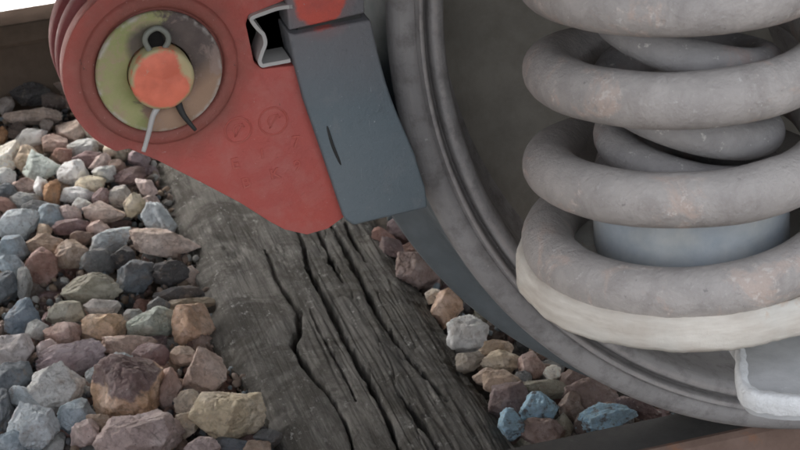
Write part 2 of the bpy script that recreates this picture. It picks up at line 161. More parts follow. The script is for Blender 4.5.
  ([0.7374, 0.3407, -0.174], [0.025, 0.013, 0.0124], -15.0, [0.16, 0.11, 0.105], 0, 72103, 'medium dark mauve long stone between sleeper and wheel, right of tiny dark charcoal one', 0),
  ([0.6389, 0.4523, -0.174], [0.0111, 0.0104, 0.0099], 0.0, [0.14, 0.14, 0.14], 0, 880770, 'tiny dark grey angular stone between sleeper and wheel, lower left of medium pinkish brown one', 0),
  ([0.7066, 0.3513, -0.174], [0.0191, 0.0087, 0.0082], 0.0, [0.36, 0.24, 0.2], 0, 98142, 'small pinkish brown long stone between sleeper and wheel, above large blue painted one', 0),
  ([0.6681, 0.3268, -0.174], [0.0118, 0.0143, 0.0136], 0.0, [0.1, 0.075, 0.065], 0, 990569, 'small dark brown chunky stone between sleeper and wheel, right of small olive grey one', 0),
  ([0.7252, 0.3531, -0.174], [0.0084, 0.0072, 0.0069], 0.0, [0.07, 0.065, 0.065], 0, 283051, 'tiny dark charcoal angular stone between sleeper and wheel, left of medium dark mauve one', 0),
  ([0.7281, 0.2703, -0.1978], [0.0213, 0.0211, 0.019], -56.13078079354775, [0.24, 0.17, 0.15], 1, 615699, 'half buried mauve brown stone between sleeper and wheel, below medium dark mauve one', 0),
  ([0.7693, 0.2562, -0.1968], [0.026, 0.0215, 0.0193], -3.8218295822372, [0.46, 0.46, 0.44], 1, 260534, 'half buried pale grey stone between sleeper and wheel, lower right of medium dark mauve one', 0),
  ([0.6206, 0.2959, -0.2008], [0.023, 0.0179, 0.0161], -37.90742093921749, [0.46, 0.46, 0.44], 1, 941796, 'half buried pale grey stone between sleeper and wheel, below medium mauve brown one', 0),
  ([0.6716, 0.3005, -0.2066], [0.0166, 0.0156, 0.014], -37.11797727449639, [0.46, 0.46, 0.44], 1, 33442, 'half buried pale grey stone between sleeper and wheel, below small dark brown one', 0),
  ([0.7057, 0.3071, -0.1979], [0.0258, 0.0219, 0.0197], -46.925083992298795, [0.22, 0.15, 0.12], 1, 293398, 'half buried brown stone between sleeper and wheel, lower right of large blue painted one', 0),
  ([0.7425, 0.3022, -0.1974], [0.0247, 0.0189, 0.017], -14.384437182579155, [0.3, 0.23, 0.24], 1, 861937, 'half buried greyish mauve stone between sleeper and wheel, lower right of medium dark mauve one', 0),
  ([0.7946, 0.2969, -0.1995], [0.0199, 0.0164, 0.0147], -6.438300138986541, [0.12, 0.135, 0.15], 1, 381942, 'half buried slate grey stone between sleeper and wheel, right of medium dark mauve one', 0),
  ([0.6117, 0.3485, -0.2045], [0.0188, 0.017, 0.0153], -29.513219531118196, [0.28, 0.26, 0.2], 1, 208865, 'half buried olive grey stone between sleeper and wheel, lower left of medium mauve brown one', 0),
  ([0.647, 0.339, -0.2052], [0.0231, 0.017, 0.0153], -37.4099838796217, [0.22, 0.15, 0.12], 1, 415309, 'half buried brown stone between sleeper and wheel, below small olive grey one', 0),
  ([0.6845, 0.3399, -0.2017], [0.0203, 0.0195, 0.0176], -4.330116220454286, [0.1, 0.075, 0.065], 1, 107303, 'half buried dark brown stone between sleeper and wheel, lower right of small dark brown one', 0),
  ([0.7211, 0.3501, -0.2052], [0.0209, 0.0181, 0.0163], 45.22586193115484, [0.28, 0.28, 0.27], 1, 125007, 'half buried mid grey stone between sleeper and wheel, lower right of large blue painted one', 0),
  ([0.7623, 0.3456, -0.1981], [0.0169, 0.0164, 0.0147], 1.520280420297972, [0.19, 0.12, 0.12], 1, 470930, 'half buried maroon brown stone between sleeper and wheel, lower right of medium dark mauve one', 0),
  ([0.8116, 0.3484, -0.2], [0.0189, 0.015, 0.0135], 25.16473229522822, [0.36, 0.26, 0.19], 1, 228217, 'half buried tan brown stone between sleeper and wheel, right of medium dark mauve one', 0),
  ([0.6211, 0.3879, -0.1997], [0.0267, 0.0212, 0.0191], 42.79050548858203, [0.36, 0.24, 0.2], 1, 644590, 'half buried pinkish brown stone between sleeper and wheel, right of medium blue painted one', 0),
  ([0.7933, 0.3909, -0.2075], [0.0247, 0.0189, 0.017], -55.424555837008576, [0.12, 0.135, 0.15], 1, 123449, 'half buried slate grey stone between sleeper and wheel, right of tiny dark charcoal one', 0),
  ([0.3195, 0.4303, -0.2007], [0.0189, 0.0168, 0.0151], 13.623806186013752, [0.46, 0.46, 0.44], 1, 150546, 'half buried pale grey stone at bottom picture edge, below small tan brown one', 0),
  ([0.6891, 0.4307, -0.1991], [0.0202, 0.0176, 0.0158], -15.726662656044503, [0.26, 0.14, 0.11], 1, 377750, 'half buried reddish brown stone between sleeper and wheel, above small brown one', 0),
  ([0.7713, 0.4323, -0.2044], [0.0209, 0.0186, 0.0168], 55.91486869816946, [0.12, 0.135, 0.15], 1, 768646, 'half buried slate grey stone between sleeper and wheel, above medium dark mauve one', 0),
  ([0.802, 0.4175, -0.2062], [0.0227, 0.0193, 0.0174], 1.5213582194736404, [0.1, 0.075, 0.065], 1, 138436, 'half buried dark brown stone between sleeper and wheel, upper right of medium dark mauve one', 0),
  ([0.2164, 0.4673, -0.2001], [0.0191, 0.0164, 0.0147], 2.1909710241105813, [0.46, 0.35, 0.29], 1, 852891, 'half buried tan pink stone at bottom picture edge, below small beige one', 0),
  ([0.2651, 0.4656, -0.2072], [0.0271, 0.0194, 0.0174], 26.916729017771033, [0.24, 0.17, 0.15], 1, 750149, 'half buried mauve brown stone at bottom picture edge, below small dusty mauve pink one', 0),
  ([0.3044, 0.4635, -0.2028], [0.0221, 0.0214, 0.0192], 18.663751291472224, [0.19, 0.12, 0.12], 1, 236924, 'half buried maroon brown stone at bottom picture edge, lower right of small slate grey one', 0),
  ([0.7104, 0.4636, -0.1978], [0.0299, 0.0215, 0.0193], 40.982480924439486, [0.24, 0.17, 0.15], 1, 495075, 'half buried mauve brown stone between sleeper and wheel, upper left of large mauve brown one', 0),
  ([0.7547, 0.4687, -0.1977], [0.0233, 0.0181, 0.0163], 8.440857128583218, [0.3, 0.23, 0.24], 1, 827538, 'half buried greyish mauve stone between sleeper and wheel, upper right of large mauve brown one', 0),
  ([0.7851, 0.4675, -0.2071], [0.0226, 0.0214, 0.0192], -56.77169402370479, [0.26, 0.22, 0.2], 1, 652181, 'half buried brownish grey stone between sleeper and wheel, above medium dark mauve one', 0),
  ([0.1581, 0.5025, -0.1994], [0.0198, 0.0176, 0.0158], 55.679900588400685, [0.24, 0.17, 0.15], 1, 892733, 'half buried mauve brown stone at bottom picture edge, lower right of medium pale pink one', 0),
  ([0.2355, 0.5063, -0.2068], [0.0186, 0.0183, 0.0165], 7.9316910057433745, [0.22, 0.15, 0.12], 1, 602449, 'half buried brown stone at bottom picture edge, left of small dusty mauve pink one', 0),
  ([0.6457, 0.5044, -0.2033], [0.022, 0.0212, 0.0191], 46.6138544492686, [0.07, 0.065, 0.065], 1, 390017, 'half buried dark charcoal stone between sleeper and wheel, left of tiny dark grey one', 0),
  ([0.6838, 0.5022, -0.1972], [0.0213, 0.0185, 0.0167], 46.07743587858441, [0.28, 0.28, 0.27], 1, 989771, 'half buried mid grey stone between sleeper and wheel, upper left of tiny creamy white one', 0),
  ([0.7284, 0.5065, -0.1989], [0.0255, 0.0203, 0.0182], -18.181746678130864, [0.12, 0.135, 0.15], 1, 547075, 'half buried slate grey stone between sleeper and wheel, right of tiny creamy white one', 0),
  ([0.764, 0.5115, -0.2001], [0.0216, 0.0202, 0.0182], -7.344236353878955, [0.28, 0.26, 0.2], 1, 607303, 'half buried olive grey stone between sleeper and wheel, above large mauve brown one', 0),
  ([0.014, 0.5531, -0.2046], [0.0251, 0.0212, 0.0191], -58.48592394677897, [0.46, 0.35, 0.29], 1, 727123, 'half buried tan pink stone at left picture edge, lower left of medium bluish grey one', 0),
  ([0.0563, 0.5542, -0.2044], [0.0167, 0.0152, 0.0136], 28.588846389693046, [0.07, 0.065, 0.065], 1, 776937, 'half buried dark charcoal stone at left picture edge, below medium bluish grey one', 0),
  ([0.0971, 0.5521, -0.1996], [0.0241, 0.0191, 0.0172], 41.51922604015286, [0.28, 0.28, 0.27], 1, 712608, 'half buried mid grey stone at bottom picture edge, left of medium pale pink one', 0),
  ([0.1367, 0.5405, -0.2028], [0.0215, 0.0168, 0.0151], 47.369307356697675, [0.28, 0.28, 0.27], 1, 820382, 'half buried mid grey stone at bottom picture edge, below medium pale pink one', 0),
  ([0.269, 0.5468, -0.2001], [0.0287, 0.0211, 0.019], -20.633570750195304, [0.07, 0.065, 0.065], 1, 407590, 'half buried dark charcoal stone lower left ballast, right of small beige one', 0),
  ([0.6296, 0.5487, -0.205], [0.0181, 0.0177, 0.0159], -50.97780488260166, [0.46, 0.35, 0.29], 1, 659097, 'half buried tan pink stone between sleeper and wheel, above small tan brown one', 0),
  ([0.7043, 0.5504, -0.1967], [0.0203, 0.0187, 0.0168], 36.17848273591832, [0.36, 0.24, 0.2], 1, 484564, 'half buried pinkish brown stone between sleeper and wheel, above tiny creamy white one', 0),
  ([0.7446, 0.5406, -0.1987], [0.0259, 0.0207, 0.0186], -3.7009650687581797, [0.28, 0.28, 0.27], 1, 854211, 'half buried mid grey stone between sleeper and wheel, upper right of tiny creamy white one', 0),
  ([0.1137, 0.5792, -0.1966], [0.0216, 0.0196, 0.0176], -47.81856753365358, [0.26, 0.14, 0.11], 1, 895666, 'half buried reddish brown stone at bottom picture edge, lower left of medium bluish grey one', 0),
  ([0.1969, 0.5935, -0.1985], [0.0219, 0.0162, 0.0146], 13.004057386971269, [0.22, 0.15, 0.12], 1, 700928, 'half buried brown stone lower left ballast, below large orange brown one', 0),
  ([0.2494, 0.5878, -0.2004], [0.0205, 0.0171, 0.0154], -34.42790729034352, [0.22, 0.15, 0.12], 1, 777951, 'half buried brown stone lower left ballast, left of medium beige one', 0),
  ([0.6965, 0.5919, -0.2069], [0.024, 0.0184, 0.0166], -42.661275535317955, [0.14, 0.14, 0.14], 1, 753070, 'half buried dark grey stone between sleeper and wheel, above medium pinkish brown one', 0),
  ([0.7276, 0.581, -0.2069], [0.0223, 0.0196, 0.0177], 33.42287915248062, [0.14, 0.14, 0.14], 1, 297953, 'half buried dark grey stone between sleeper and wheel, above tiny creamy white one', 0),
  ([0.0249, 0.6341, -0.2007], [0.0242, 0.0193, 0.0174], 23.568421026281882, [0.22, 0.15, 0.12], 1, 222823, 'half buried brown stone at left picture edge, lower left of medium slate grey one', 0),
  ([0.0534, 0.6296, -0.2005], [0.0205, 0.0162, 0.0146], 44.304701718966044, [0.46, 0.35, 0.29], 1, 812158, 'half buried tan pink stone at left picture edge, above medium bluish grey one', 0),
  ([0.2645, 0.6341, -0.202], [0.0248, 0.0187, 0.0168], 32.85325867861373, [0.46, 0.35, 0.29], 1, 603268, 'half buried tan pink stone lower left ballast, lower right of medium pinkish brown one', 0),
  ([0.3069, 0.626, -0.2072], [0.0245, 0.0198, 0.0178], 59.1751491466636, [0.26, 0.14, 0.11], 1, 498543, 'half buried reddish brown stone lower left ballast, lower right of large rosy tan one', 0),
  ([0.6649, 0.6284, -0.202], [0.0267, 0.0197, 0.0177], 49.622536865754796, [0.1, 0.075, 0.065], 1, 752049, 'half buried dark brown stone between sleeper and wheel, above small tan one', 0),
  ([0.7013, 0.6205, -0.1974], [0.0247, 0.0198, 0.0178], -13.32615735137827, [0.3, 0.23, 0.24], 1, 764875, 'half buried greyish mauve stone between sleeper and wheel, upper right of small tan one', 0),
  ([0.0387, 0.666, -0.1987], [0.0196, 0.0166, 0.015], 22.626504601554572, [0.12, 0.135, 0.15], 1, 275822, 'half buried slate grey stone at left picture edge, left of medium slate grey one', 0),
  ([0.1563, 0.6742, -0.1961], [0.0223, 0.016, 0.0144], 35.671185678571064, [0.24, 0.17, 0.15], 1, 363701, 'half buried mauve brown stone lower left ballast, right of large light grey one', 0),
  ([0.2411, 0.6726, -0.1993], [0.0246, 0.0219, 0.0197], -53.09271841258231, [0.36, 0.24, 0.2], 1, 487926, 'half buried pinkish brown stone lower left ballast, left of medium pinkish brown one', 0),
  ([0.6539, 0.6659, -0.2024], [0.0175, 0.0156, 0.014], -56.35694562352748, [0.28, 0.26, 0.2], 1, 544689, 'half buried olive grey stone between sleeper and wheel, upper right of large light grey one', 0),
  ([0.6902, 0.6615, -0.2055], [0.0259, 0.0211, 0.019], 10.405315667853301, [0.14, 0.14, 0.14], 1, 274304, 'half buried dark grey stone between sleeper and wheel, above small tan one', 0),
  ([0.7358, 0.6645, -0.2068], [0.0224, 0.0181, 0.0163], 13.046736684562148, [0.26, 0.14, 0.11], 1, 266333, 'half buried reddish brown stone between sleeper and wheel, above medium pinkish brown one', 0),
  ([0.0569, 0.7087, -0.1991], [0.0243, 0.0203, 0.0183], -47.87318753171185, [0.12, 0.135, 0.15], 1, 791623, 'half buried slate grey stone at left picture edge, above medium slate grey one', 0),
  ([0.0933, 0.7037, -0.199], [0.0225, 0.0191, 0.0172], 18.30185214169616, [0.24, 0.17, 0.15], 1, 339653, 'half buried mauve brown stone lower left ballast, upper right of medium pale bluish grey one', 0),
  ([0.2699, 0.7133, -0.2061], [0.0215, 0.0208, 0.0187], 14.2384313345718, [0.36, 0.26, 0.19], 1, 931877, 'half buried tan brown stone lower left ballast, lower left of small tan brown one', 0),
  ([0.3077, 0.713, -0.1965], [0.0248, 0.0215, 0.0193], -57.39166382398846, [0.22, 0.15, 0.12], 1, 474306, 'half buried brown stone touching sleeper side, right of small tan brown one', 0),
  ([0.6703, 0.7131, -0.1969], [0.0252, 0.0189, 0.017], -45.697307058161684, [0.14, 0.14, 0.14], 1, 381975, 'half buried dark grey stone between sleeper and wheel, right of medium orange brown one', 0),
  ([0.7077, 0.7047, -0.2051], [0.0193, 0.0167, 0.015], -10.123680624783518, [0.19, 0.12, 0.12], 1, 60274, 'half buried maroon brown stone between sleeper and wheel, above small tan one', 0),
  ([0.0408, 0.7545, -0.197], [0.0212, 0.0186, 0.0168], -26.18906839915406, [0.24, 0.17, 0.15], 1, 94717, 'half buried mauve brown stone at left picture edge, left of large slate grey one', 0),
  ([0.1673, 0.7469, -0.206], [0.0218, 0.0176, 0.0158], -59.44326160297673, [0.46, 0.46, 0.44], 1, 540672, 'half buried pale grey stone lower left ballast, lower right of large greyish mauve one', 0),
  ([0.2483, 0.7556, -0.1987], [0.0259, 0.0211, 0.019], 47.765098268873686, [0.3, 0.23, 0.24], 1, 915200, 'half buried greyish mauve stone lower left ballast, above medium maroon brown one', 0),
  ([0.2772, 0.7527, -0.2026], [0.0201, 0.0152, 0.0137], -43.875404279809175, [0.28, 0.28, 0.27], 1, 92889, 'half buried mid grey stone lower left ballast, upper left of small tan brown one', 0),
  ([0.6422, 0.7505, -0.1977], [0.0197, 0.016, 0.0144], 29.589422997783686, [0.19, 0.12, 0.12], 1, 994253, 'half buried maroon brown stone between sleeper and wheel, above medium orange brown one', 0),
  ([0.6937, 0.756, -0.2033], [0.024, 0.0179, 0.0161], 3.073850902504269, [0.36, 0.24, 0.2], 1, 987016, 'half buried pinkish brown stone between sleeper and wheel, right of medium orange brown one', 0),
  ([0.7218, 0.7468, -0.2032], [0.0268, 0.0209, 0.0188], 41.16314826716861, [0.12, 0.135, 0.15], 1, 854634, 'half buried slate grey stone between sleeper and wheel, above small tan one', 0),
  ([0.0565, 0.7821, -0.2066], [0.0186, 0.0174, 0.0157], -52.759286825994415, [0.28, 0.26, 0.2], 1, 88577, 'half buried olive grey stone at left picture edge, left of large slate grey one', 0),
  ([0.1007, 0.79, -0.2062], [0.0167, 0.0159, 0.0143], -24.768064395557488, [0.46, 0.35, 0.29], 1, 605390, 'half buried tan pink stone lower left ballast, lower right of large light mauve grey one', 0),
  ([0.183, 0.7949, -0.2007], [0.0239, 0.019, 0.0171], -35.8569766146772, [0.36, 0.26, 0.19], 1, 483271, 'half buried tan brown stone lower left ballast, below medium orange tan one', 0),
  ([0.2684, 0.782, -0.204], [0.0199, 0.0163, 0.0147], 56.352696048334224, [0.36, 0.24, 0.2], 1, 12455, 'half buried pinkish brown stone lower left ballast, lower right of large mossy greenish grey one', 0),
  ([0.622, 0.7847, -0.2007], [0.0226, 0.0169, 0.0152], -48.593791062742525, [0.24, 0.17, 0.15], 1, 281734, 'half buried mauve brown stone between sleeper and wheel, above tiny beige one', 0),
  ([0.6728, 0.7928, -0.197], [0.0214, 0.0159, 0.0143], -59.48114328645066, [0.26, 0.22, 0.2], 1, 522068, 'half buried brownish grey stone between sleeper and wheel, upper right of medium orange brown one', 0),
  ([0.7071, 0.7974, -0.2062], [0.0233, 0.0209, 0.0189], 14.567948526740423, [0.26, 0.22, 0.2], 1, 397999, 'half buried brownish grey stone between sleeper and wheel, right of tiny beige one', 0),
  ([0.0424, 0.829, -0.1981], [0.0235, 0.0201, 0.0181], -4.290185846943814, [0.1, 0.075, 0.065], 1, 623609, 'half buried dark brown stone at left picture edge, left of large light mauve grey one', 0),
  ([0.1146, 0.8257, -0.2031], [0.0233, 0.0185, 0.0167], 51.40948138301502, [0.26, 0.14, 0.11], 1, 922573, 'half buried reddish brown stone lower left ballast, left of small pale pink one', 0),
  ([0.6488, 0.8367, -0.2032], [0.0158, 0.0157, 0.0141], -56.456149044647454, [0.19, 0.12, 0.12], 1, 522045, 'half buried maroon brown stone between sleeper and wheel, right of large mauve brown one', 0),
  ([0.6928, 0.8311, -0.1975], [0.0256, 0.0213, 0.0191], -42.75389798778201, [0.14, 0.14, 0.14], 1, 431070, 'half buried dark grey stone between sleeper and wheel, upper right of tiny beige one', 0),
  ([0.0666, 0.8698, -0.203], [0.0227, 0.0168, 0.0151], 57.544975831846585, [0.22, 0.15, 0.12], 1, 254728, 'half buried brown stone at left picture edge, upper left of large light mauve grey one', 0),
  ([0.1404, 0.8689, -0.1995], [0.0204, 0.0152, 0.0136], -49.504122578977714, [0.19, 0.12, 0.12], 1, 375805, 'half buried maroon brown stone lower left ballast, upper left of medium pinkish brown one', 0),
  ([0.1803, 0.8626, -0.1974], [0.0204, 0.0178, 0.016], -19.798256873711523, [0.36, 0.24, 0.2], 1, 352196, 'half buried pinkish brown stone lower left ballast, left of medium orange tan one', 0),
  ([0.2212, 0.8635, -0.2065], [0.0237, 0.0208, 0.0187], -30.607675563666, [0.14, 0.14, 0.14], 1, 489699, 'half buried dark grey stone lower left ballast, upper right of medium orange tan one', 0),
  ([0.2598, 0.8663, -0.2076], [0.0223, 0.0196, 0.0177], -41.292793534577164, [0.26, 0.14, 0.11], 1, 97130, 'half buried reddish brown stone middle left ballast, above large mossy greenish grey one', 0),
  ([0.2989, 0.8712, -0.1986], [0.0224, 0.0189, 0.017], 35.39264363492097, [0.28, 0.28, 0.27], 1, 166956, 'half buried mid grey stone touching sleeper side, below medium dark charcoal one', 0),
  ([0.6212, 0.8761, -0.1992], [0.0206, 0.0204, 0.0183], 26.18729850740519, [0.26, 0.14, 0.11], 1, 325885, 'half buried reddish brown stone between sleeper and wheel, above large mauve brown one', 0),
  ([0.6605, 0.8739, -0.1997], [0.0223, 0.0204, 0.0184], -37.40226865165043, [0.26, 0.22, 0.2], 1, 71387, 'half buried brownish grey stone between sleeper and wheel, upper right of large mauve brown one', 0),
  ([0.7097, 0.8683, -0.202], [0.0175, 0.0171, 0.0154], -22.647295217567567, [0.28, 0.28, 0.27], 1, 302585, 'half buried mid grey stone between sleeper and wheel, upper right of tiny beige one', 0),
  ([0.2487, 0.9127, -0.2074], [0.0175, 0.0167, 0.015], 34.97251092065996, [0.14, 0.14, 0.14], 1, 814869, 'half buried dark grey stone middle left ballast, above small mid grey one', 0),
  ([0.3271, 0.9093, -0.199], [0.0231, 0.0208, 0.0187], -49.207969889906146, [0.46, 0.35, 0.29], 1, 464054, 'half buried tan pink stone touching sleeper side, upper right of medium dark charcoal one', 0),
  ([0.644, 0.904, -0.2037], [0.0193, 0.0179, 0.0161], -22.733664986022937, [0.26, 0.14, 0.11], 1, 719566, 'half buried reddish brown stone between sleeper and wheel, right of small dark mauve one', 0),
  ([0.6918, 0.9137, -0.2051], [0.0201, 0.0167, 0.015], -6.59627783319165, [0.36, 0.26, 0.19], 1, 731958, 'half buried tan brown stone between sleeper and wheel, upper right of large mauve brown one', 0),
  ([0.7258, 0.9172, -0.2063], [0.0215, 0.0189, 0.017], 37.847123549554865, [0.46, 0.35, 0.29], 1, 797459, 'half buried tan pink stone between sleeper and wheel, upper right of large mauve brown one', 0),
  ([0.0579, 0.9492, -0.2069], [0.0212, 0.017, 0.0153], 27.677027868572296, [0.28, 0.26, 0.2], 1, 684796, 'half buried olive grey stone at left picture edge, lower left of medium slate grey one', 0),
  ([0.1461, 0.9569, -0.2044], [0.0205, 0.0163, 0.0147], 41.48692121708633, [0.19, 0.12, 0.12], 1, 107140, 'half buried maroon brown stone middle left ballast, upper left of medium olive grey one', 0),
  ([0.6313, 0.9435, -0.1979], [0.0276, 0.021, 0.0189], -8.9466805966239, [0.3, 0.23, 0.24], 1, 75491, 'half buried greyish mauve stone between sleeper and wheel, right of small reddish brown one', 0),
  ([0.6708, 0.9517, -0.2029], [0.0204, 0.0174, 0.0156], 19.932500084645767, [0.19, 0.12, 0.12], 1, 947912, 'half buried maroon brown stone between sleeper and wheel, upper right of small dark mauve one', 0),
  ([0.7123, 0.9496, -0.2079], [0.0262, 0.0206, 0.0186], 8.10181903429256, [0.24, 0.17, 0.15], 1, 89172, 'half buried mauve brown stone between sleeper and wheel, upper right of large mauve brown one', 0),
  ([0.1239, 0.987, -0.2], [0.0218, 0.02, 0.018], -5.021407103638907, [0.26, 0.22, 0.2], 1, 771318, 'half buried brownish grey stone middle left ballast, lower right of small mid grey one', 0),
  ([0.1622, 0.9934, -0.207], [0.0184, 0.0179, 0.0161], -7.256714581592433, [0.26, 0.22, 0.2], 1, 657032, 'half buried brownish grey stone middle left ballast, lower right of medium reddish brown one', 0),
  ([0.2909, 0.993, -0.1987], [0.0209, 0.016, 0.0144], -53.093455370345865, [0.28, 0.28, 0.27], 1, 49515, 'half buried mid grey stone middle left ballast, upper left of medium dark charcoal one', 0),
  ([0.322, 0.9842, -0.2009], [0.0185, 0.0165, 0.0148], 24.891176046963054, [0.46, 0.35, 0.29], 1, 952668, 'half buried tan pink stone touching sleeper side, lower right of large tan pink one', 0),
  ([0.058, 1.028, -0.1973], [0.0195, 0.0191, 0.0172], -39.63266299440278, [0.36, 0.26, 0.19], 1, 762572, 'half buried tan brown stone at left picture edge, left of medium slate grey one', 0),
  ([0.1796, 1.0248, -0.2025], [0.0223, 0.0219, 0.0197], -42.50055963370524, [0.26, 0.14, 0.11], 1, 285911, 'half buried reddish brown stone middle left ballast, below medium tan brown one', 0),
  ([0.0775, 1.073, -0.2036], [0.0171, 0.0167, 0.015], -44.518284558336426, [0.1, 0.075, 0.065], 1, 83160, 'half buried dark brown stone at left picture edge, upper left of medium slate grey one', 0),
  ([0.1655, 1.0651, -0.2027], [0.0196, 0.0195, 0.0175], -21.25244743565817, [0.07, 0.065, 0.065], 1, 222535, 'half buried dark charcoal stone middle left ballast, right of medium reddish brown one', 0),
  ([0.2783, 1.0788, -0.1945], [0.0194, 0.0156, 0.014], 33.115301276171124, [0.36, 0.24, 0.2], 1, 269502, 'half buried pinkish brown stone middle left ballast, above small dark charcoal one', 0),
  ([0.1779, 1.1115, -0.1887], [0.0223, 0.0176, 0.0159], 43.2400517679001, [0.07, 0.065, 0.065], 1, 264166, 'half buried dark charcoal stone middle left ballast, upper right of medium tan brown one', 0),
  ([0.2609, 1.1107, -0.1945], [0.0229, 0.017, 0.0153], -0.16783635323409385, [0.19, 0.12, 0.12], 1, 500559, 'half buried maroon brown stone middle left ballast, upper right of medium pale bluish grey one', 0),
  ([0.0871, 1.1577, -0.1899], [0.018, 0.0162, 0.0146], -51.7295015159317, [0.1, 0.075, 0.065], 1, 205989, 'half buried dark brown stone at left picture edge, upper left of medium bluish grey one', 0),
  ([0.2049, 1.1547, -0.187], [0.0276, 0.0198, 0.0178], 44.88884992474594, [0.28, 0.26, 0.2], 1, 418678, 'half buried olive grey stone middle left ballast, below small pale pink one', 0),
  ([0.2779, 1.1582, -0.1825], [0.028, 0.0206, 0.0186], 16.197591130659845, [0.28, 0.28, 0.27], 1, 637355, 'half buried mid grey stone upper left ballast, below small warm light grey one', 0),
  ([0.0981, 1.1971, -0.1845], [0.0201, 0.017, 0.0153], -46.58418913246878, [0.24, 0.17, 0.15], 1, 766172, 'half buried mauve brown stone at left picture edge, lower left of small reddish brown one', 0),
  ([0.1465, 1.1986, -0.1858], [0.0227, 0.0198, 0.0178], 2.4832504930478763, [0.28, 0.28, 0.27], 1, 652995, 'half buried mid grey stone at left picture edge, lower left of small dark grey one', 0),
  ([0.3001, 1.1917, -0.1856], [0.0216, 0.0208, 0.0188], 16.337154054693528, [0.22, 0.15, 0.12], 1, 211479, 'half buried brown stone touching sleeper side, above small yellowish tan one', 0),
  ([0.0795, 1.2278, -0.176], [0.0186, 0.0172, 0.0155], 57.86758035960162, [0.19, 0.12, 0.12], 1, 565061, 'half buried maroon brown stone at left picture edge, left of small reddish brown one', 0),
  ([0.1581, 1.2407, -0.1751], [0.0217, 0.0186, 0.0167], -53.86211129410849, [0.3, 0.23, 0.24], 1, 260594, 'half buried greyish mauve stone upper left ballast, upper right of small mid grey one', 0),
  ([0.2084, 1.2398, -0.1716], [0.0182, 0.0168, 0.0151], -53.7471331290845, [0.36, 0.26, 0.19], 1, 977745, 'half buried tan brown stone upper left ballast, upper left of small whitish one', 0),
  ([0.2814, 1.2398, -0.1795], [0.0262, 0.0214, 0.0193], -53.86075103647153, [0.12, 0.135, 0.15], 1, 8923, 'half buried slate grey stone below red disc, above small warm light grey one', 0),
  ([0.3245, 1.2335, -0.176], [0.0192, 0.0173, 0.0155], 35.53061524549793, [0.3, 0.23, 0.24], 1, 210292, 'half buried greyish mauve stone touching sleeper side, above small pale pink one', 0),
  ([0.0952, 1.2823, -0.1641], [0.0261, 0.0216, 0.0194], -25.10896102495562, [0.36, 0.26, 0.19], 1, 18635, 'half buried tan brown stone at left picture edge, left of small slate grey one', 0),
  ([0.1757, 1.2753, -0.1667], [0.0233, 0.0192, 0.0173], -49.38792389512814, [0.26, 0.14, 0.11], 1, 493308, 'half buried reddish brown stone upper left ballast, above tiny whitish one', 0),
  ([0.3053, 1.283, -0.1718], [0.0273, 0.0216, 0.0194], -53.99331613900054, [0.12, 0.135, 0.15], 1, 367242, 'half buried slate grey stone touching sleeper side, right of small brown one', 0),
  ([0.1636, 1.3237, -0.1699], [0.0247, 0.0193, 0.0174], 37.75749323094462, [0.12, 0.135, 0.15], 1, 88083, 'half buried slate grey stone at left picture edge, below small tan one', 0),
  ([0.2075, 1.3154, -0.1605], [0.0207, 0.0151, 0.0136], -10.563623797950818, [0.46, 0.35, 0.29], 1, 33805, 'half buried tan pink stone upper left ballast, lower left of small reddish brown one', 0),
  ([0.2864, 1.3104, -0.1681], [0.0172, 0.016, 0.0144], -33.642833513585096, [0.12, 0.135, 0.15], 1, 743018, 'half buried slate grey stone below red disc, below small beige one', 0),
  ([0.3316, 1.324, -0.1608], [0.022, 0.0184, 0.0165], 33.511225578190434, [0.22, 0.15, 0.12], 1, 787964, 'half buried brown stone touching sleeper side, above small greyish mauve one', 0),
  ([0.0996, 1.356, -0.1655], [0.0242, 0.0174, 0.0156], -37.52534714235961, [0.46, 0.46, 0.44], 1, 427236, 'half buried pale grey stone at left picture edge, left of small pale grey one', 0),
  ([0.1852, 1.3492, -0.157], [0.0181, 0.0163, 0.0147], 54.924843148205426, [0.36, 0.26, 0.19], 1, 175548, 'half buried tan brown stone upper left ballast, right of small tan one', 0),
  ([0.2696, 1.3548, -0.1601], [0.0261, 0.0217, 0.0195], 58.626092618633066, [0.14, 0.14, 0.14], 1, 898361, 'half buried dark grey stone below red disc, right of small pale grey one', 0),
  ([0.309, 1.3511, -0.1603], [0.0161, 0.015, 0.0135], 53.4005921297134, [0.46, 0.46, 0.44], 1, 592717, 'half buried pale grey stone touching sleeper side, above small olive grey one', 0),
  ([0.1253, 1.3917, -0.1573], [0.0172, 0.0154, 0.0138], -14.043556651104872, [0.36, 0.26, 0.19], 1, 727214, 'half buried tan brown stone at left picture edge, upper left of medium creamy white one', 0),
  ([0.1977, 1.3941, -0.1554], [0.0174, 0.0158, 0.0142], -12.723475706911707, [0.36, 0.24, 0.2], 1, 831805, 'half buried pinkish brown stone upper left ballast, left of small pinkish brown one', 0),
  ([0.29, 1.3962, -0.1504], [0.0255, 0.0195, 0.0175], -22.229233642863917, [0.26, 0.14, 0.11], 1, 292452, 'half buried reddish brown stone below red disc, right of small beige one', 0),
  ([0.1073, 1.4316, -0.1471], [0.0248, 0.0199, 0.0179], -26.990716416817058, [0.22, 0.15, 0.12], 1, 809002, 'half buried brown stone at left picture edge, left of tiny rusty orange brown one', 0),
  ([0.2256, 1.4451, -0.144], [0.0224, 0.0175, 0.0158], -51.338348577763114, [0.12, 0.135, 0.15], 1, 229000, 'half buried slate grey stone upper left ballast, upper right of tiny brownish grey one', 0),
  ([0.2553, 1.4396, -0.1528], [0.0173, 0.0169, 0.0152], -6.515832611698954, [0.1, 0.075, 0.065], 1, 41529, 'half buried dark brown stone below red disc, upper right of medium tan pink one', 0),
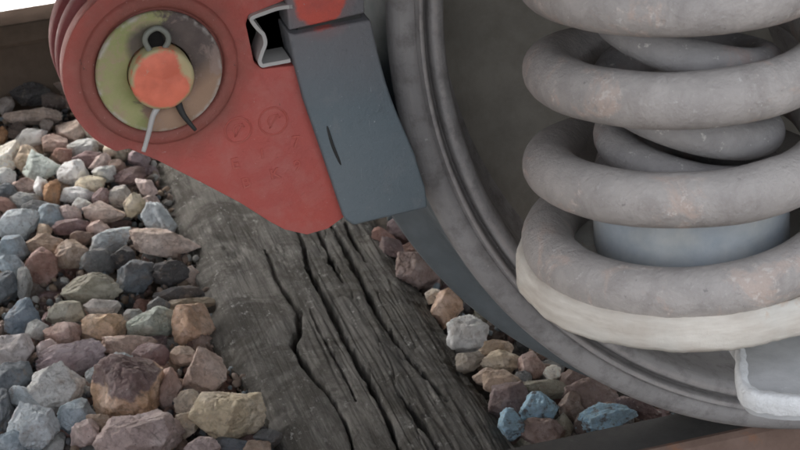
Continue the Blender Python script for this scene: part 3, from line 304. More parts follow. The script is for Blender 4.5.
  ([0.1253, 1.4811, -0.1479], [0.0195, 0.0152, 0.0137], 32.7259237487478, [0.12, 0.135, 0.15], 1, 111882, 'half buried slate grey stone at left picture edge, lower left of small brownish grey one', 0),
  ([0.2401, 1.4844, -0.1413], [0.0254, 0.0209, 0.0189], -29.851431988534433, [0.36, 0.24, 0.2], 1, 219455, 'half buried pinkish brown stone near far rail, right of small dark brown one', 0),
  ([0.2812, 1.4805, -0.1417], [0.0182, 0.0164, 0.0147], 37.79626784970009, [0.46, 0.35, 0.29], 1, 812032, 'half buried tan pink stone near far rail, upper right of tiny pale pink one', 0),
 ],
}

# ---------------------------------------------------------------- camera
cam_d = bpy.data.cameras.new('camera')
cam = bpy.data.objects.new('camera', cam_d)
COL.objects.link(cam)
S.camera = cam
cd = DATA['cam']
r_, u_, f_ = Vector(cd['r']), Vector(cd['u']), Vector(cd['f'])
m = Matrix((r_, u_, -f_)).transposed().to_4x4()
m.translation = Vector(cd['loc'])
cam.matrix_world = m
cam_d.sensor_width = 36
cam_d.lens = cd['lens']
cam_d.clip_start = 0.05
cam_d.clip_end = 600
cam_d.dof.use_dof = True
cam_d.dof.focus_distance = 2.02
cam_d.dof.aperture_fstop = 28

# ---------------------------------------------------------------- world, sun, exposure
SUN_EL, SUN_AZ = math.radians(46), math.radians(-28)   # azimuth measured from +Y towards +X
w = bpy.data.worlds.new('World')
S.world = w
w.use_nodes = True
nt = w.node_tree
nt.nodes.clear()
sky = nt.nodes.new('ShaderNodeTexSky')
sky.sky_type = 'NISHITA'
sky.sun_disc = False
sky.sun_elevation = SUN_EL
sky.sun_rotation = SUN_AZ
sky.air_density = 1.0
sky.dust_density = 6.0
sky.ozone_density = 0.6
bg = nt.nodes.new('ShaderNodeBackground')
bg.inputs['Strength'].default_value = 0.12
wo = nt.nodes.new('ShaderNodeOutputWorld')
hs_ = nt.nodes.new('ShaderNodeHueSaturation')      # hazy white daylight: paler than a clear blue sky
hs_.inputs['Saturation'].default_value = 0.30
nt.links.new(sky.outputs[0], hs_.inputs['Color'])
nt.links.new(hs_.outputs[0], bg.inputs[0])
nt.links.new(bg.outputs[0], wo.inputs[0])
sd = bpy.data.lights.new('sun', 'SUN')
sd.energy = 1.45
sd.angle = math.radians(14)
sd.color = (1.0, 0.95, 0.88)
sun = bpy.data.objects.new('sun', sd)
COL.objects.link(sun)
sdir = Vector((math.sin(SUN_AZ) * math.cos(SUN_EL), math.cos(SUN_AZ) * math.cos(SUN_EL), math.sin(SUN_EL)))
sun.rotation_euler = sdir.to_track_quat('Z', 'Y').to_euler()
S.view_settings.view_transform = 'Standard'
S.view_settings.look = 'None'
S.view_settings.gamma = 1
S.view_settings.use_curve_mapping = False
S.view_settings.exposure = 2.45
S.render.engine = 'CYCLES'

# ---------------------------------------------------------------- material helpers
class NT:
    def __init__(s, name):
        s.m = bpy.data.materials.new(name)
        s.m.use_nodes = True
        s.t = s.m.node_tree
        s.t.nodes.clear()
        s.out = s.n('ShaderNodeOutputMaterial')
        s.b = s.n('ShaderNodeBsdfPrincipled')
        s.l(s.b.outputs[0], s.out.inputs[0])
        s.tc = s.n('ShaderNodeTexCoord').outputs['Object']
    def n(s, t): return s.t.nodes.new(t)
    def l(s, a, b): s.t.links.new(a, b)
    def noise(s, scale, detail=4, rough=.55, vec=None, stretch=None, dist=0):
        v = vec or s.tc
        if stretch:
            mp = s.n('ShaderNodeMapping')
            mp.inputs['Scale'].default_value = stretch
            s.l(v, mp.inputs[0]); v = mp.outputs[0]
        n = s.n('ShaderNodeTexNoise')
        n.inputs['Scale'].default_value = scale
        n.inputs['Detail'].default_value = detail
        n.inputs['Roughness'].default_value = rough
        n.inputs['Distortion'].default_value = dist
        s.l(v, n.inputs['Vector'])
        return n.outputs['Fac']
    def ramp(s, fac, lo, hi, a=0., b=1.):
        r = s.n('ShaderNodeMapRange')
        r.inputs['From Min'].default_value = lo
        r.inputs['From Max'].default_value = hi
        r.inputs['To Min'].default_value = a
        r.inputs['To Max'].default_value = b
        s.l(fac, r.inputs['Value'])
        return r.outputs[0]
    def mix(s, fac, a, b, mode='MIX'):
        x = s.n('ShaderNodeMix'); x.data_type = 'RGBA'; x.blend_type = mode
        for val, sock in ((fac, x.inputs[0]), (a, x.inputs[6]), (b, x.inputs[7])):
            if isinstance(val, (int, float)): sock.default_value = val
            elif isinstance(val, tuple): sock.default_value = (*val, 1)
            else: s.l(val, sock)
        return x.outputs[2]
    def math(s, op, a, b=0.):
        x = s.n('ShaderNodeMath'); x.operation = op
        for val, sock in ((a, x.inputs[0]), (b, x.inputs[1])):
            if isinstance(val, (int, float)): sock.default_value = val
            else: s.l(val, sock)
        return x.outputs[0]
    def sep(s, v=None):
        x = s.n('ShaderNodeSeparateXYZ'); s.l(v or s.tc, x.inputs[0]); return x.outputs
    def geo_up(s):
        g = s.n('ShaderNodeNewGeometry'); x = s.n('ShaderNodeSeparateXYZ'); s.l(g.outputs['Normal'], x.inputs[0]); return x.outputs[2]
    def bump(s, h, dist=.001, strength=1.0):
        b = s.n('ShaderNodeBump')
        b.inputs['Distance'].default_value = dist
        b.inputs['Strength'].default_value = strength
        s.l(h, b.inputs['Height']); s.l(b.outputs[0], s.b.inputs['Normal'])
    def color(s, c):
        if isinstance(c, tuple): s.b.inputs['Base Color'].default_value = (*c, 1)
        else: s.l(c, s.b.inputs['Base Color'])
    def rough(s, r):
        if isinstance(r, (int, float)): s.b.inputs['Roughness'].default_value = r
        else: s.l(r, s.b.inputs['Roughness'])
    def metal(s, x): s.b.inputs['Metallic'].default_value = x
    def spec(s, x): s.b.inputs['Specular IOR Level'].default_value = x

def painted(name, base, dust=(.4, .36, .33), dustamt=.35, chip=(.06, .05, .045), rough=.55, bump=.0006, chips=.70, scale=1.0):
    """paint with soft dust patches, small chips and orange-peel bump"""
    k = NT(name)
    big = k.noise(14*scale, 5, .6); mid = k.noise(60*scale, 5, .65); fine = k.noise(420*scale, 4, .6)
    c = k.mix(k.ramp(big, .3, .7, 0, .5), base, tuple(x*.72 for x in base))
    c = k.mix(k.ramp(mid, .45, .8, 0, dustamt), c, dust)
    c = k.mix(k.ramp(fine, chips, chips+.05, 0, .8), c, dust)
    c = k.mix(k.ramp(k.noise(190*scale, 6, .7), chips+.02, chips+.06, 0, .8), c, chip)
    k.color(c); k.rough(k.ramp(mid, .3, .8, rough-.1, rough+.25)); k.spec(.35)
    k.bump(k.mix(.4, mid, fine), bump)
    return k.m

def rough_metal(name, a, b, chips=(.5, .48, .45), rough=.6, bump=.0012, rust=None, chipth=.66, sc=1.0, metal=0.):
    k = NT(name)
    big = k.noise(9*sc, 6, .6); mid = k.noise(45*sc, 6, .65); fine = k.noise(260*sc, 5, .65)
    c = k.mix(k.ramp(big, .35, .65), a, b)
    c = k.mix(k.ramp(mid, .4, .75, 0, .45), c, tuple(x*.6 for x in a))
    if rust: c = k.mix(k.ramp(k.noise(16*sc, 6, .7, dist=.6), .56, .70, 0, .8), c, rust)
    c = k.mix(k.ramp(k.noise(110*sc, 4, .7), chipth, chipth+.05, 0, .75), c, chips)
    k.color(c); k.rough(k.ramp(mid, .3, .8, rough-.12, rough+.2)); k.spec(.35); k.metal(metal)
    k.bump(k.mix(.45, mid, fine), bump)
    return k.m

M = {}
def simple_dark():
    k = NT('black_hole_shade'); n = k.noise(200, 4); k.color(k.mix(n, (.008, .008, .008), (.02, .018, .016))); k.rough(.8); k.spec(.1); k.bump(n, .0004)  # near-black stand-in for the shade inside the split pin eye
    return k.m
M['red'] = None
M['red_dusty'] = painted('dusty_red_paint', (.29, .075, .075), dust=(.38, .20, .19), dustamt=.5, chips=.72, rough=.7)
M['hole_shade'] = simple_dark()
M['dark_slot'] = rough_metal('dark_slot_steel', (.045, .045, .042), (.03, .03, .03), chips=(.12, .11, .1))
M['steel_strip'] = rough_metal('bright_steel_strip', (.55, .53, .50), (.46, .44, .42), chips=(.7, .68, .65), rough=.45, bump=.0003, chipth=.72)
M['spring'] = None
M['inner_spring'] = rough_metal('inner_spring_steel', (.30, .285, .28), (.39, .365, .35), chips=(.66, .62, .58), rust=(.42, .30, .26), rough=.6, bump=.003, chipth=.63)
M['wheel'] = rough_metal('grimy_wheel_steel', (.20, .182, .175), (.255, .235, .225), chips=(.46, .43, .41), rough=.55, bump=.0006, chipth=.70)
M['web'] = rough_metal('brown_grime_wheel_web', (.27, .25, .215), (.34, .315, .27), chips=(.33, .30, .27), rough=.8, bump=.0005, chipth=.74)
def mat_wheel():
    k = NT('grimy_wheel_steel'); o = k.sep()
    rr = k.math('SQRT', k.math('ADD', k.math('MULTIPLY', o[0], o[0]), k.math('MULTIPLY', o[2], o[2])))
    an = k.math('ARCTAN2', o[2], o[0])
    cv = k.n('ShaderNodeCombineXYZ'); k.l(k.math('MULTIPLY', rr, 260.), cv.inputs[0]); k.l(k.math('MULTIPLY', an, 3.5), cv.inputs[1])
    streak = k.noise(1, 5, .65, vec=cv.outputs[0])
    big = k.noise(10, 6, .6); mid = k.noise(48, 6, .68); fine = k.noise(300, 5, .65)
    c = k.mix(k.ramp(big, .35, .65), (.27, .255, .248), (.375, .355, .345))
    c = k.mix(k.ramp(streak, .5, .68, 0, .5), c, (.34, .315, .30))
    c = k.mix(k.ramp(mid, .48, .72, 0, .6), c, (.11, .098, .092))
    grv = k.math('ABSOLUTE', k.math('SUBTRACT', rr, .4245))
    c = k.mix(k.ramp(grv, .001, .004, .55, 0), c, (.045, .04, .036))
    rim = k.math('ABSOLUTE', k.math('SUBTRACT', rr, .4302))
    c = k.mix(k.math('MULTIPLY', k.ramp(rim, .001, .0028, .8, 0), k.ramp(k.noise(60, 5, .7), .35, .55)), c, (.42, .38, .36))
    rim = k.math('ABSOLUTE', k.math('SUBTRACT', rr, .4178))
    c = k.mix(k.math('MULTIPLY', k.ramp(rim, .001, .003, .7, 0), k.ramp(k.noise(80, 5, .7), .4, .6)), c, (.42, .38, .36))
    c = k.mix(k.ramp(k.noise(140, 4, .7), .68, .71, 0, .7), c, (.5, .47, .45))
    k.color(c); k.rough(k.ramp(mid, .3, .8, .5, .75)); k.spec(.35); k.bump(k.mix(.5, streak, fine), .0011)
    return k.m
M['wheel'] = mat_wheel()
M['tread'] = rough_metal('polished_tread_steel', (.215, .24, .252), (.15, .17, .18), chips=(.42, .44, .45), rough=.5, bump=.0005, chipth=.70, metal=.15)
M['rail'] = rough_metal('brown_rail_steel', (.115, .088, .068), (.15, .113, .088), chips=(.16, .12, .1), rough=.75, bump=.0008, chipth=.72)
M['rail'].node_tree.nodes['Principled BSDF'].inputs['Specular IOR Level'].default_value = .05
M['rail_near'] = rough_metal('rusty_rail_steel', (.20, .13, .10), (.26, .175, .14), chips=(.12, .11, .1), rust=(.34, .15, .07), rough=.7, bump=.001, chipth=.70)
M['rail_top'] = rough_metal('worn_rail_head', (.085, .08, .076), (.12, .112, .105), chips=(.16, .16, .16), rough=.42, bump=.0003, metal=.3)
M['rail_top_shade'] = rough_metal('shaded_brown_rail_top', (.035, .026, .021), (.05, .037, .03), chips=(.09, .07, .06), rough=.9, bump=.0008, chipth=.72)  # far rail top: its shade is put into a darker brown
for mm in ('rail_top_shade', 'rail'):
    pbn = M[mm].node_tree.nodes['Principled BSDF']; pbn.inputs['IOR'].default_value = 1.03
    for lk in list(pbn.inputs['Roughness'].links): M[mm].node_tree.links.remove(lk)
    pbn.inputs['Roughness'].default_value = 1.0
M['eye_steel'] = rough_metal('greenish_grey_steel', (.24, .25, .21), (.17, .17, .15), chips=(.4, .4, .36), rough=.5, bump=.0003)
M['tube'] = rough_metal('blue_grey_collar', (.33, .39, .46), (.50, .50, .47), chips=(.55, .55, .55), rough=.5, bump=.0004, chipth=.68)
M['frame'] = painted('dark_bogie_paint', (.075, .072, .068), dust=(.2, .18, .16), dustamt=.5)
M['underside'] = painted('dark_underframe_paint', (.05, .048, .045), dust=(.12, .11, .1), dustamt=.4)
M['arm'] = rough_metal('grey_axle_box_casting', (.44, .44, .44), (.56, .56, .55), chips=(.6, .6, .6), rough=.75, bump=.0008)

def mat_red():
    k = NT('red_paint_on_casting'); o = k.sep()
    big = k.noise(9, 6, .65); mid = k.noise(42, 6, .7, dist=.4); fine = k.noise(330, 5, .7); cast = k.noise(150, 5, .7)
    c = k.mix(k.ramp(big, .35, .65), (.49, .108, .086), (.43, .108, .094))
    c = k.mix(k.ramp(mid, .46, .74, 0, .5), c, (.50, .21, .18))
    c = k.mix(k.ramp(k.noise(26, 6, .72), .58, .72, 0, .35), c, (.32, .08, .065))
    # darker brown ring round the washer, fading outwards
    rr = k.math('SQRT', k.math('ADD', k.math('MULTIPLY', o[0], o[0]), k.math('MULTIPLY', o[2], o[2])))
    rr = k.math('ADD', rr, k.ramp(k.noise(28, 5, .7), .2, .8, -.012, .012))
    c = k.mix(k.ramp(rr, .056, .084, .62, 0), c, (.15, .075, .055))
    c = k.mix(k.ramp(k.noise(95, 5, .75), .665, .70, 0, .8), c, (.10, .055, .045))
    c = k.mix(k.ramp(k.noise(120, 5, .75, dist=.3), .675, .71, 0, .8), c, (.56, .40, .36))
    c = k.mix(k.ramp(fine, .64, .70, 0, .55), c, (.58, .33, .29))
    k.color(c); k.rough(k.ramp(mid, .3, .8, .5, .8)); k.spec(.3); k.bump(k.mix(.5, cast, fine), .0013)
    return k.m
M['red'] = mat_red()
M['red_marks'] = painted('red_paint_on_marks', (.47, .108, .086), dust=(.54, .24, .20), dustamt=.35, chip=(.3, .12, .1), chips=.70, rough=.6)

def mat_spring():
    k = NT('dusty_spring_steel')
    up = k.geo_up()
    big = k.noise(8, 6, .6); mid = k.noise(38, 6, .68, dist=.5); fine = k.noise(240, 5, .65)
    c = k.mix(k.ramp(big, .35, .65), (.38, .348, .325), (.50, .455, .42))
    c = k.mix(k.ramp(mid, .42, .68, 0, .55), c, (.25, .225, .21))
    c = k.mix(k.ramp(k.noise(12, 7, .75, dist=.7), .52, .66, 0, .5), c, (.27, .235, .215))
    # rubbed rusty patches with broken pale edges
    pt = k.noise(17, 7, .74, dist=.9)
    c = k.mix(k.ramp(pt, .555, .64, 0, .65), c, (.54, .41, .34))
    c = k.mix(k.math('MULTIPLY', k.ramp(pt, .54, .60), k.ramp(k.noise(150, 4, .7), .54, .62, 0, .6)), c, (.66, .61, .56))
    c = k.mix(k.ramp(k.noise(75, 5, .75, dist=.3), .65, .68, 0, .7), c, (.62, .60, .57))
    c = k.mix(k.ramp(k.noise(95, 5, .75), .655, .69, 0, .6), c, (.15, .14, .14))
    c = k.mix(k.ramp(fine, .60, .70, 0, .4), c, (.56, .53, .50))
    # pale dust lying on upward faces
    c = k.mix(k.math('MULTIPLY', k.ramp(up, .1, .9, 0, .35), k.ramp(big, .3, .7, .4, 1)), c, (.46, .44, .42))
    k.color(c); k.rough(k.ramp(mid, .3, .8, .5, .8)); k.spec(.35)
    k.bump(k.mix(.4, mid, fine), .0032)
    return k.m
M['spring'] = mat_spring()

def mat_pad():
    k = NT('chalky_pad')
    lay = k.noise(16, 5, .6, stretch=(1, 1, 7)); big = k.noise(11, 4); mid = k.noise(90, 6, .7)
    c = k.mix(k.ramp(lay, .35, .65), (.72, .67, .59), (.54, .48, .41))
    c = k.mix(k.ramp(big, .45, .65, 0, .7), c, (.70, .71, .66))
    c = k.mix(k.ramp(k.noise(22, 5, .7), .6, .68, 0, .6), c, (.55, .40, .28))
    k.color(c); k.rough(.9); k.bump(k.mix(.7, lay, mid), .0018)
    return k.m
M['pad'] = mat_pad()

def mat_white_lip():
    k = NT('white_lip_surface')
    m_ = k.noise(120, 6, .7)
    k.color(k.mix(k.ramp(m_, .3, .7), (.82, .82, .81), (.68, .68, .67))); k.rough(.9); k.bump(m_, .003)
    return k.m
M['white_lip_mat'] = mat_white_lip()

def mat_shoe():
    k = NT('blue_grey_cast_shoe')
    big = k.noise(10, 5, .6); mid = k.noise(50, 5, .65); fine = k.noise(300, 5, .65)
    z = k.sep()[2]
    c = k.mix(k.ramp(big, .3, .7), (.125, .158, .176), (.155, .182, .195))
    # worn greyer casting skin higher up the block
    up = k.ramp(k.math('ADD', z, k.ramp(mid, 0, 1, -.02, .02)), .42, .50)
    c = k.mix(k.math('MULTIPLY', up, .8), c, (.19, .175, .18))
    # sprayed red paint spot over the seam
    bx, bz = DATA['blotch'][0]
    g = k.sep()
    dx = k.math('SUBTRACT', g[0], bx); dz = k.math('MULTIPLY', k.math('SUBTRACT', g[2], bz + .004), .8)
    d = k.math('SQRT', k.math('ADD', k.math('MULTIPLY', dx, dx), k.math('MULTIPLY', dz, dz)))
    d = k.math('ADD', d, k.ramp(k.noise(70, 6, .65), 0, 1, -.007, .007))
    c = k.mix(k.ramp(k.noise(22, 6, .7, dist=.5), .56, .70, 0, .45), c, (.23, .235, .235))
    c = k.mix(k.ramp(k.noise(30, 6, .7), .60, .70, 0, .5), c, (.085, .095, .105))
    c = k.mix(k.ramp(k.noise(13, 6, .75), .62, .70, 0, .5), c, (.21, .16, .135))
    # a few long scratches
    c = k.mix(k.ramp(k.noise(1, 3, .6, stretch=(420, 420, 26), dist=.3), .70, .73, 0, .6), c, (.33, .35, .36))
    c = k.mix(k.ramp(d, .0195, .0225, .93, 0), c, k.mix(k.ramp(mid, .4, .7), (.66, .105, .07), (.50, .10, .08)))
    c = k.mix(k.ramp(d, .0225, .031, .15, 0), c, (.45, .13, .11))
    c = k.mix(k.ramp(fine, .64, .70, 0, .6), c, (.36, .38, .39))
    c = k.mix(k.ramp(k.noise(130, 5, .75), .67, .70, 0, .8), c, (.05, .05, .052))
    k.color(c); k.rough(k.ramp(mid, .3, .8, .5, .8)); k.spec(.3); k.bump(k.mix(.5, k.noise(120, 6, .75), fine), .0016)
    return k.m
M['shoe'] = mat_shoe()

def mat_washer():
    k = NT('chromated_washer')
    o = k.sep(); mid = k.noise(38, 5, .65); fine = k.noise(240, 5, .6)
    x = k.math('ADD', o[0], k.ramp(k.noise(34, 6, .75, dist=.8), .2, .8, -.030, .028))
    x = k.math('ADD', x, k.math('MULTIPLY', o[2], -.30))
    yg = k.mix(k.ramp(mid, .35, .65), (.37, .345, .175), (.29, .31, .13))
    yg = k.mix(k.ramp(k.noise(55, 6, .75, dist=.5), .5, .62, 0, .8), yg, (.40, .29, .21))
    br = k.mix(k.ramp(mid, .35, .65), (.10, .078, .073), (.15, .118, .104))
    lowr = k.ramp(k.math('SUBTRACT', k.math('MULTIPLY', o[0], .5), o[2]), .012, .034, 0, .8)
    br = k.mix(lowr, br, (.42, .27, .18))
    br = k.mix(k.ramp(k.noise(34, 6, .72, dist=.4), .55, .64, 0, .7), br, (.34, .25, .215))
    c = k.mix(k.ramp(x, -.014, -.001), yg, br)
    # bare grey wear round the split pin eye
    dx = k.math('ADD', o[0], .002); dz = k.math('MULTIPLY', k.math('SUBTRACT', o[2], .022), 1.1)
    d = k.math('SQRT', k.math('ADD', k.math('MULTIPLY', dx, dx), k.math('MULTIPLY', dz, dz)))
    d = k.math('ADD', d, k.ramp(k.noise(60, 4), 0, 1, -.005, .005))
    c = k.mix(k.ramp(d, .018, .024, .85, 0), c, (.10, .085, .08))
    # pale scuffed rim
    rr = k.math('SQRT', k.math('ADD', k.math('MULTIPLY', o[0], o[0]), k.math('MULTIPLY', o[2], o[2])))
    c = k.mix(k.math('MULTIPLY', k.ramp(rr, .0455, .048), k.ramp(k.noise(90, 4), .48, .62, 0, .7)), c, (.50, .46, .42))
    c = k.mix(k.ramp(fine, .66, .72, 0, .6), c, (.5, .42, .34))
    k.color(c); k.rough(.75); k.spec(.2); k.bump(k.mix(.4, mid, fine), .0012)
    return k.m
M['washer'] = mat_washer()

def mat_pin():
    k = NT('orange_painted_pin_end')
    o = k.sep(); mid = k.noise(45, 5)
    c = k.mix(k.ramp(mid, .4, .6), (.78, .20, .12), (.62, .15, .09))
    x = k.math('ADD', k.math('ADD', o[0], k.math('MULTIPLY', o[2], .35)), k.ramp(k.noise(80, 6, .7), 0, 1, -.009, .009))
    c = k.mix(k.ramp(x, .0165, .0205, 0, .9), c, (.48, .42, .23))
    c = k.mix(k.ramp(k.noise(110, 5, .75), .64, .69, 0, .7), c, (.50, .33, .24))
    rr = k.math('SQRT', k.math('ADD', k.math('MULTIPLY', o[0], o[0]), k.math('MULTIPLY', o[2], o[2])))
    edge = k.math('MULTIPLY', k.ramp(rr, .0215, .0238), k.ramp(k.noise(80, 4), .38, .52))
    c = k.mix(edge, c, (.45, .40, .22))
    k.color(c); k.rough(.6); k.bump(mid, .0012)
    return k.m
M['pin'] = mat_pin()

def mat_stone(kind):
    k = NT('ballast_stone' + {0: '', 1: '_blue_paint', 2: '_two_tone'}[kind])
    oi = k.n('ShaderNodeObjectInfo')
    hs = k.n('ShaderNodeHueSaturation'); k.l(oi.outputs['Color'], hs.inputs['Color'])
    hs.inputs['Saturation'].default_value = .88 if kind == 0 else .88
    hs.inputs['Value'].default_value = 1.62
    base = hs.outputs[0]
    off = k.n('ShaderNodeVectorMath'); off.operation = 'ADD'
    mul = k.n('ShaderNodeVectorMath'); mul.operation = 'SCALE'
    k.l(oi.outputs['Location'], mul.inputs[0]); mul.inputs['Scale'].default_value = 37.0
    k.l(k.tc, off.inputs[0]); k.l(mul.outputs[0], off.inputs[1])
    v = off.outputs[0]
    big = k.noise(28, 4, .6, vec=v); mid = k.noise(110, 6, .7, vec=v, dist=.4); fine = k.noise(520, 5, .7, vec=v)
    if kind == 1:
        c = k.mix(k.ramp(mid, .32, .62), base, (.34, .47, .55))
        c = k.mix(k.ramp(k.noise(75, 5, .7, vec=v), .54, .62, 0, .85), c, (.16, .13, .12))
        c = k.mix(k.ramp(fine, .62, .72, 0, .7), c, (.62, .74, .78))
    else:
        if kind == 2:
            z = k.sep()
            s_ = k.math('ADD', z[2], k.ramp(k.noise(30, 4, vec=v), .2, .8, -.012, .012))
            base = k.mix(k.ramp(s_, .013, .018), base, (.26, .18, .17))
        h = k.n('ShaderNodeHueSaturation'); k.l(base, h.inputs['Color'])
        h.inputs['Value'].default_value = 1.30; h.inputs['Saturation'].default_value = .72
        h2 = k.n('ShaderNodeHueSaturation'); k.l(base, h2.inputs['Color'])
        h2.inputs['Value'].default_value = .62; h2.inputs['Saturation'].default_value = 1.15
        c = k.mix(k.ramp(big, .46, .66), base, h.outputs[0])
        c = k.mix(k.ramp(mid, .47, .66, 0, .85), c, h2.outputs[0])
        c = k.mix(k.ramp(k.noise(18, 5, .7, vec=v), .52, .66, 0, .45), c, (.21, .155, .12))
        c = k.mix(k.ramp(k.noise(60, 5, .7, vec=v), .56, .68, 0, .55), c, (.36, .28, .22))
        c = k.mix(k.ramp(fine, .60, .72, 0, .5), c, h.outputs[0])
        c = k.mix(k.ramp(k.noise(300, 3, .6, vec=v), .64, .70, 0, .5), c, (.60, .58, .54))
        c = k.mix(k.ramp(k.noise(240, 3, .6, vec=v), .66, .72, 0, .6), c, (.07, .06, .055))
    k.color(c); k.rough(k.ramp(mid, .3, .7, .6, .9)); k.spec(.3)
    k.bump(k.mix(.3, mid, fine), .0045)
    return k.m
M['stone'], M['stone_blue'], M['stone_two'] = mat_stone(0), mat_stone(1), mat_stone(2)

def mat_wood():
    k = NT('weathered_sleeper_wood')
    o = k.sep()
    g1 = k.noise(1, 6, .65, stretch=(95, 7, 40), dist=.7)
    g2 = k.noise(1, 5, .7, stretch=(330, 16, 120), dist=.5)
    blotch = k.noise(9, 5, .6, stretch=(1.3, .8, 1)); fl = k.noise(150, 6, .75, stretch=(1, .55, 1))
    c = k.mix(k.ramp(g1, .32, .68), (.080, .074, .066), (.265, .25, .228))
    c = k.mix(k.ramp(g2, .35, .7, 0, .55), c, (.055, .05, .046))
    # darker, oilier right-hand strip; smoother grey-brown left
    rx = k.ramp(k.math('ADD', o[0], k.ramp(blotch, .2, .8, -.05, .05)), .10, .16)
    c = k.mix(k.math('MULTIPLY', rx, .38), c, (.055, .054, .052))
    c = k.mix(k.ramp(blotch, .50, .68, 0, .5), c, (.215, .20, .175))
    c = k.mix(k.ramp(k.noise(11, 7, .74, dist=.9), .46, .58, 0, .8), c, (.058, .052, .042))
    c = k.mix(k.ramp(k.noise(24, 5, .7), .56, .66, 0, .6), c, (.065, .058, .05))
    c = k.mix(k.math('MULTIPLY', k.ramp(fl, .56, .64, 0, .85), k.ramp(k.noise(18, 6, .75), .48, .60)), c, (.42, .41, .39))
    c = k.mix(k.math('MULTIPLY', k.ramp(k.noise(1, 6, .7, stretch=(60, 14, 40)), .58, .68), k.ramp(k.noise(10, 5, .7), .42, .58, 0, .6)), c, (.40, .38, .35))
    k.color(c); k.rough(.88); k.spec(.25)
    k.bump(k.mix(.35, k.mix(.5, g1, g2), fl), .003)
    return k.m
M['wood'] = mat_wood()

def simple_noise_mat(name, a, b, sc, bump=.01, rough=.9):
    k = NT(name); n = k.noise(sc, 6, .65)
    k.color(k.mix(k.ramp(n, .35, .65), a, b)); k.rough(rough); k.bump(n, bump)
    return k.m
M['soil'] = simple_noise_mat('dark_ballast_dust', (.06, .05, .043), (.13, .11, .095), 60, .004)
M['paving'] = simple_noise_mat('pale_concrete', (.80, .80, .78), (.74, .73, .71), 3, .002)

# ---------------------------------------------------------------- object helpers
def obj(name, me, mat, parent=None, smooth=True, loc=None):
    if isinstance(me, bmesh.types.BMesh):
        bm = me; me = bpy.data.meshes.new(name)
        bmesh.ops.recalc_face_normals(bm, faces=bm.faces[:])
        bm.to_mesh(me); bm.free()
    if not me.materials: me.materials.append(mat)
    if smooth: me.polygons.foreach_set('use_smooth', [True]*len(me.polygons))
    o = bpy.data.objects.new(name, me); COL.objects.link(o)
    if loc is not None: o.location = loc
    if parent: o.parent = parent
    return o

def thing(name, label, cat, loc=(0, 0, 0), group=None):
    o = bpy.data.objects.new(name, None); COL.objects.link(o)
    o.empty_display_size = .05
    o.location = loc; o['label'] = label; o['category'] = cat
    if group: o['group'] = group
    return o

def part(name, bm, mat, root, smooth=True, origin=None):
    """bm in world coordinates; origin = world point used as the mesh's own origin"""
    org = Vector(origin) if origin is not None else Vector(root_loc(root))
    bmesh.ops.translate(bm, verts=bm.verts[:], vec=-org)
    o = obj(name, bm, mat, root, smooth)
    o.location = org - root_loc(root)
    return o

def root_loc(o):
    v = Vector(o.location)
    while o.parent:
        o = o.parent; v += Vector(o.location)
    return v

def sharp(o, ang=40):
    me = o.data
    me.set_sharp_from_angle(angle=math.radians(ang))
    return o

def prism(pts, y0, y1, bevel=0., seg=2):
    """extrude an x,z outline between y0 and y1"""
    bm = bmesh.new()
    a = [bm.verts.new((x, y0, z)) for x, z in pts]
    b = [bm.verts.new((x, y1, z)) for x, z in pts]
    n = len(pts)
    bm.faces.new(a); bm.faces.new(b[::-1])
    for i in range(n): bm.faces.new((a[i], b[i], b[(i+1) % n], a[(i+1) % n]))
    bmesh.ops.recalc_face_normals(bm, faces=bm.faces[:])
    if bevel:
        es = [e for e in bm.edges if all(abs(v.co.y-y0) < 1e-6 for v in e.verts) or all(abs(v.co.y-y1) < 1e-6 for v in e.verts)]
        es += [e for e in bm.edges if abs(e.verts[0].co.y-e.verts[1].co.y) > 1e-6 and e.calc_face_angle(0) > .5]
        bmesh.ops.bevel(bm, geom=es, offset=bevel, segments=seg, profile=.5, affect='EDGES', clamp_overlap=True)
    return bm

def box(x0, x1, y0, y1, z0, z1, bevel=0.):
    return prism([(x0, z0), (x1, z0), (x1, z1), (x0, z1)], y0, y1, bevel)

def lathe(prof, center, axis='Y', n=256):
    """prof = closed or open list of (radius, height along axis)"""
    bm = bmesh.new(); rings = []
    for r, h in prof:
        ring = []
        for i in range(n):
            a = 2*PI*i/n
            if axis == 'Y': p = (center[0]+r*math.cos(a), center[1]+h, center[2]+r*math.sin(a))
            else: p = (center[0]+r*math.cos(a), center[1]+r*math.sin(a), center[2]+h)
            ring.append(bm.verts.new(p))
        rings.append(ring)
    for q in range(len(rings)-1):
        for i in range(n):
            bm.faces.new((rings[q][i], rings[q][(i+1) % n], rings[q+1][(i+1) % n], rings[q+1][i]))
    return bm

def cap(bm, ring_idx, n):
    bm.verts.ensure_lookup_table()
    bm.faces.new([bm.verts[ring_idx*n+i] for i in range(n)])

def tube(path, rad, n=12, closed=False, bm=None, taper=None):
    bm = bm or bmesh.new()
    P = [Vector(p) for p in path]; L = len(P); rings = []
    ref = None
    for i in range(L):
        if closed: t = P[(i+1) % L]-P[i-1]
        else: t = P[min(i+1, L-1)]-P[max(i-1, 0)]
        t.normalize()
        if ref is None:
            ref = t.orthogonal().normalized()
        ref = (ref - t*ref.dot(t)).normalized()
        b = t.cross(ref)
        rr = rad if taper is None else rad*taper(i/(L-1))
        rings.append([bm.verts.new(P[i]+(ref*math.cos(2*PI*k/n)+b*math.sin(2*PI*k/n))*rr) for k in range(n)])
    for i in range(L if closed else L-1):
        A, B = rings[i], rings[(i+1) % L]
        for k in range(n): bm.faces.new((A[k], A[(k+1) % n], B[(k+1) % n], B[k]))
    if not closed:
        bm.faces.new(rings[0][::-1]); bm.faces.new(rings[-1])
    return bm

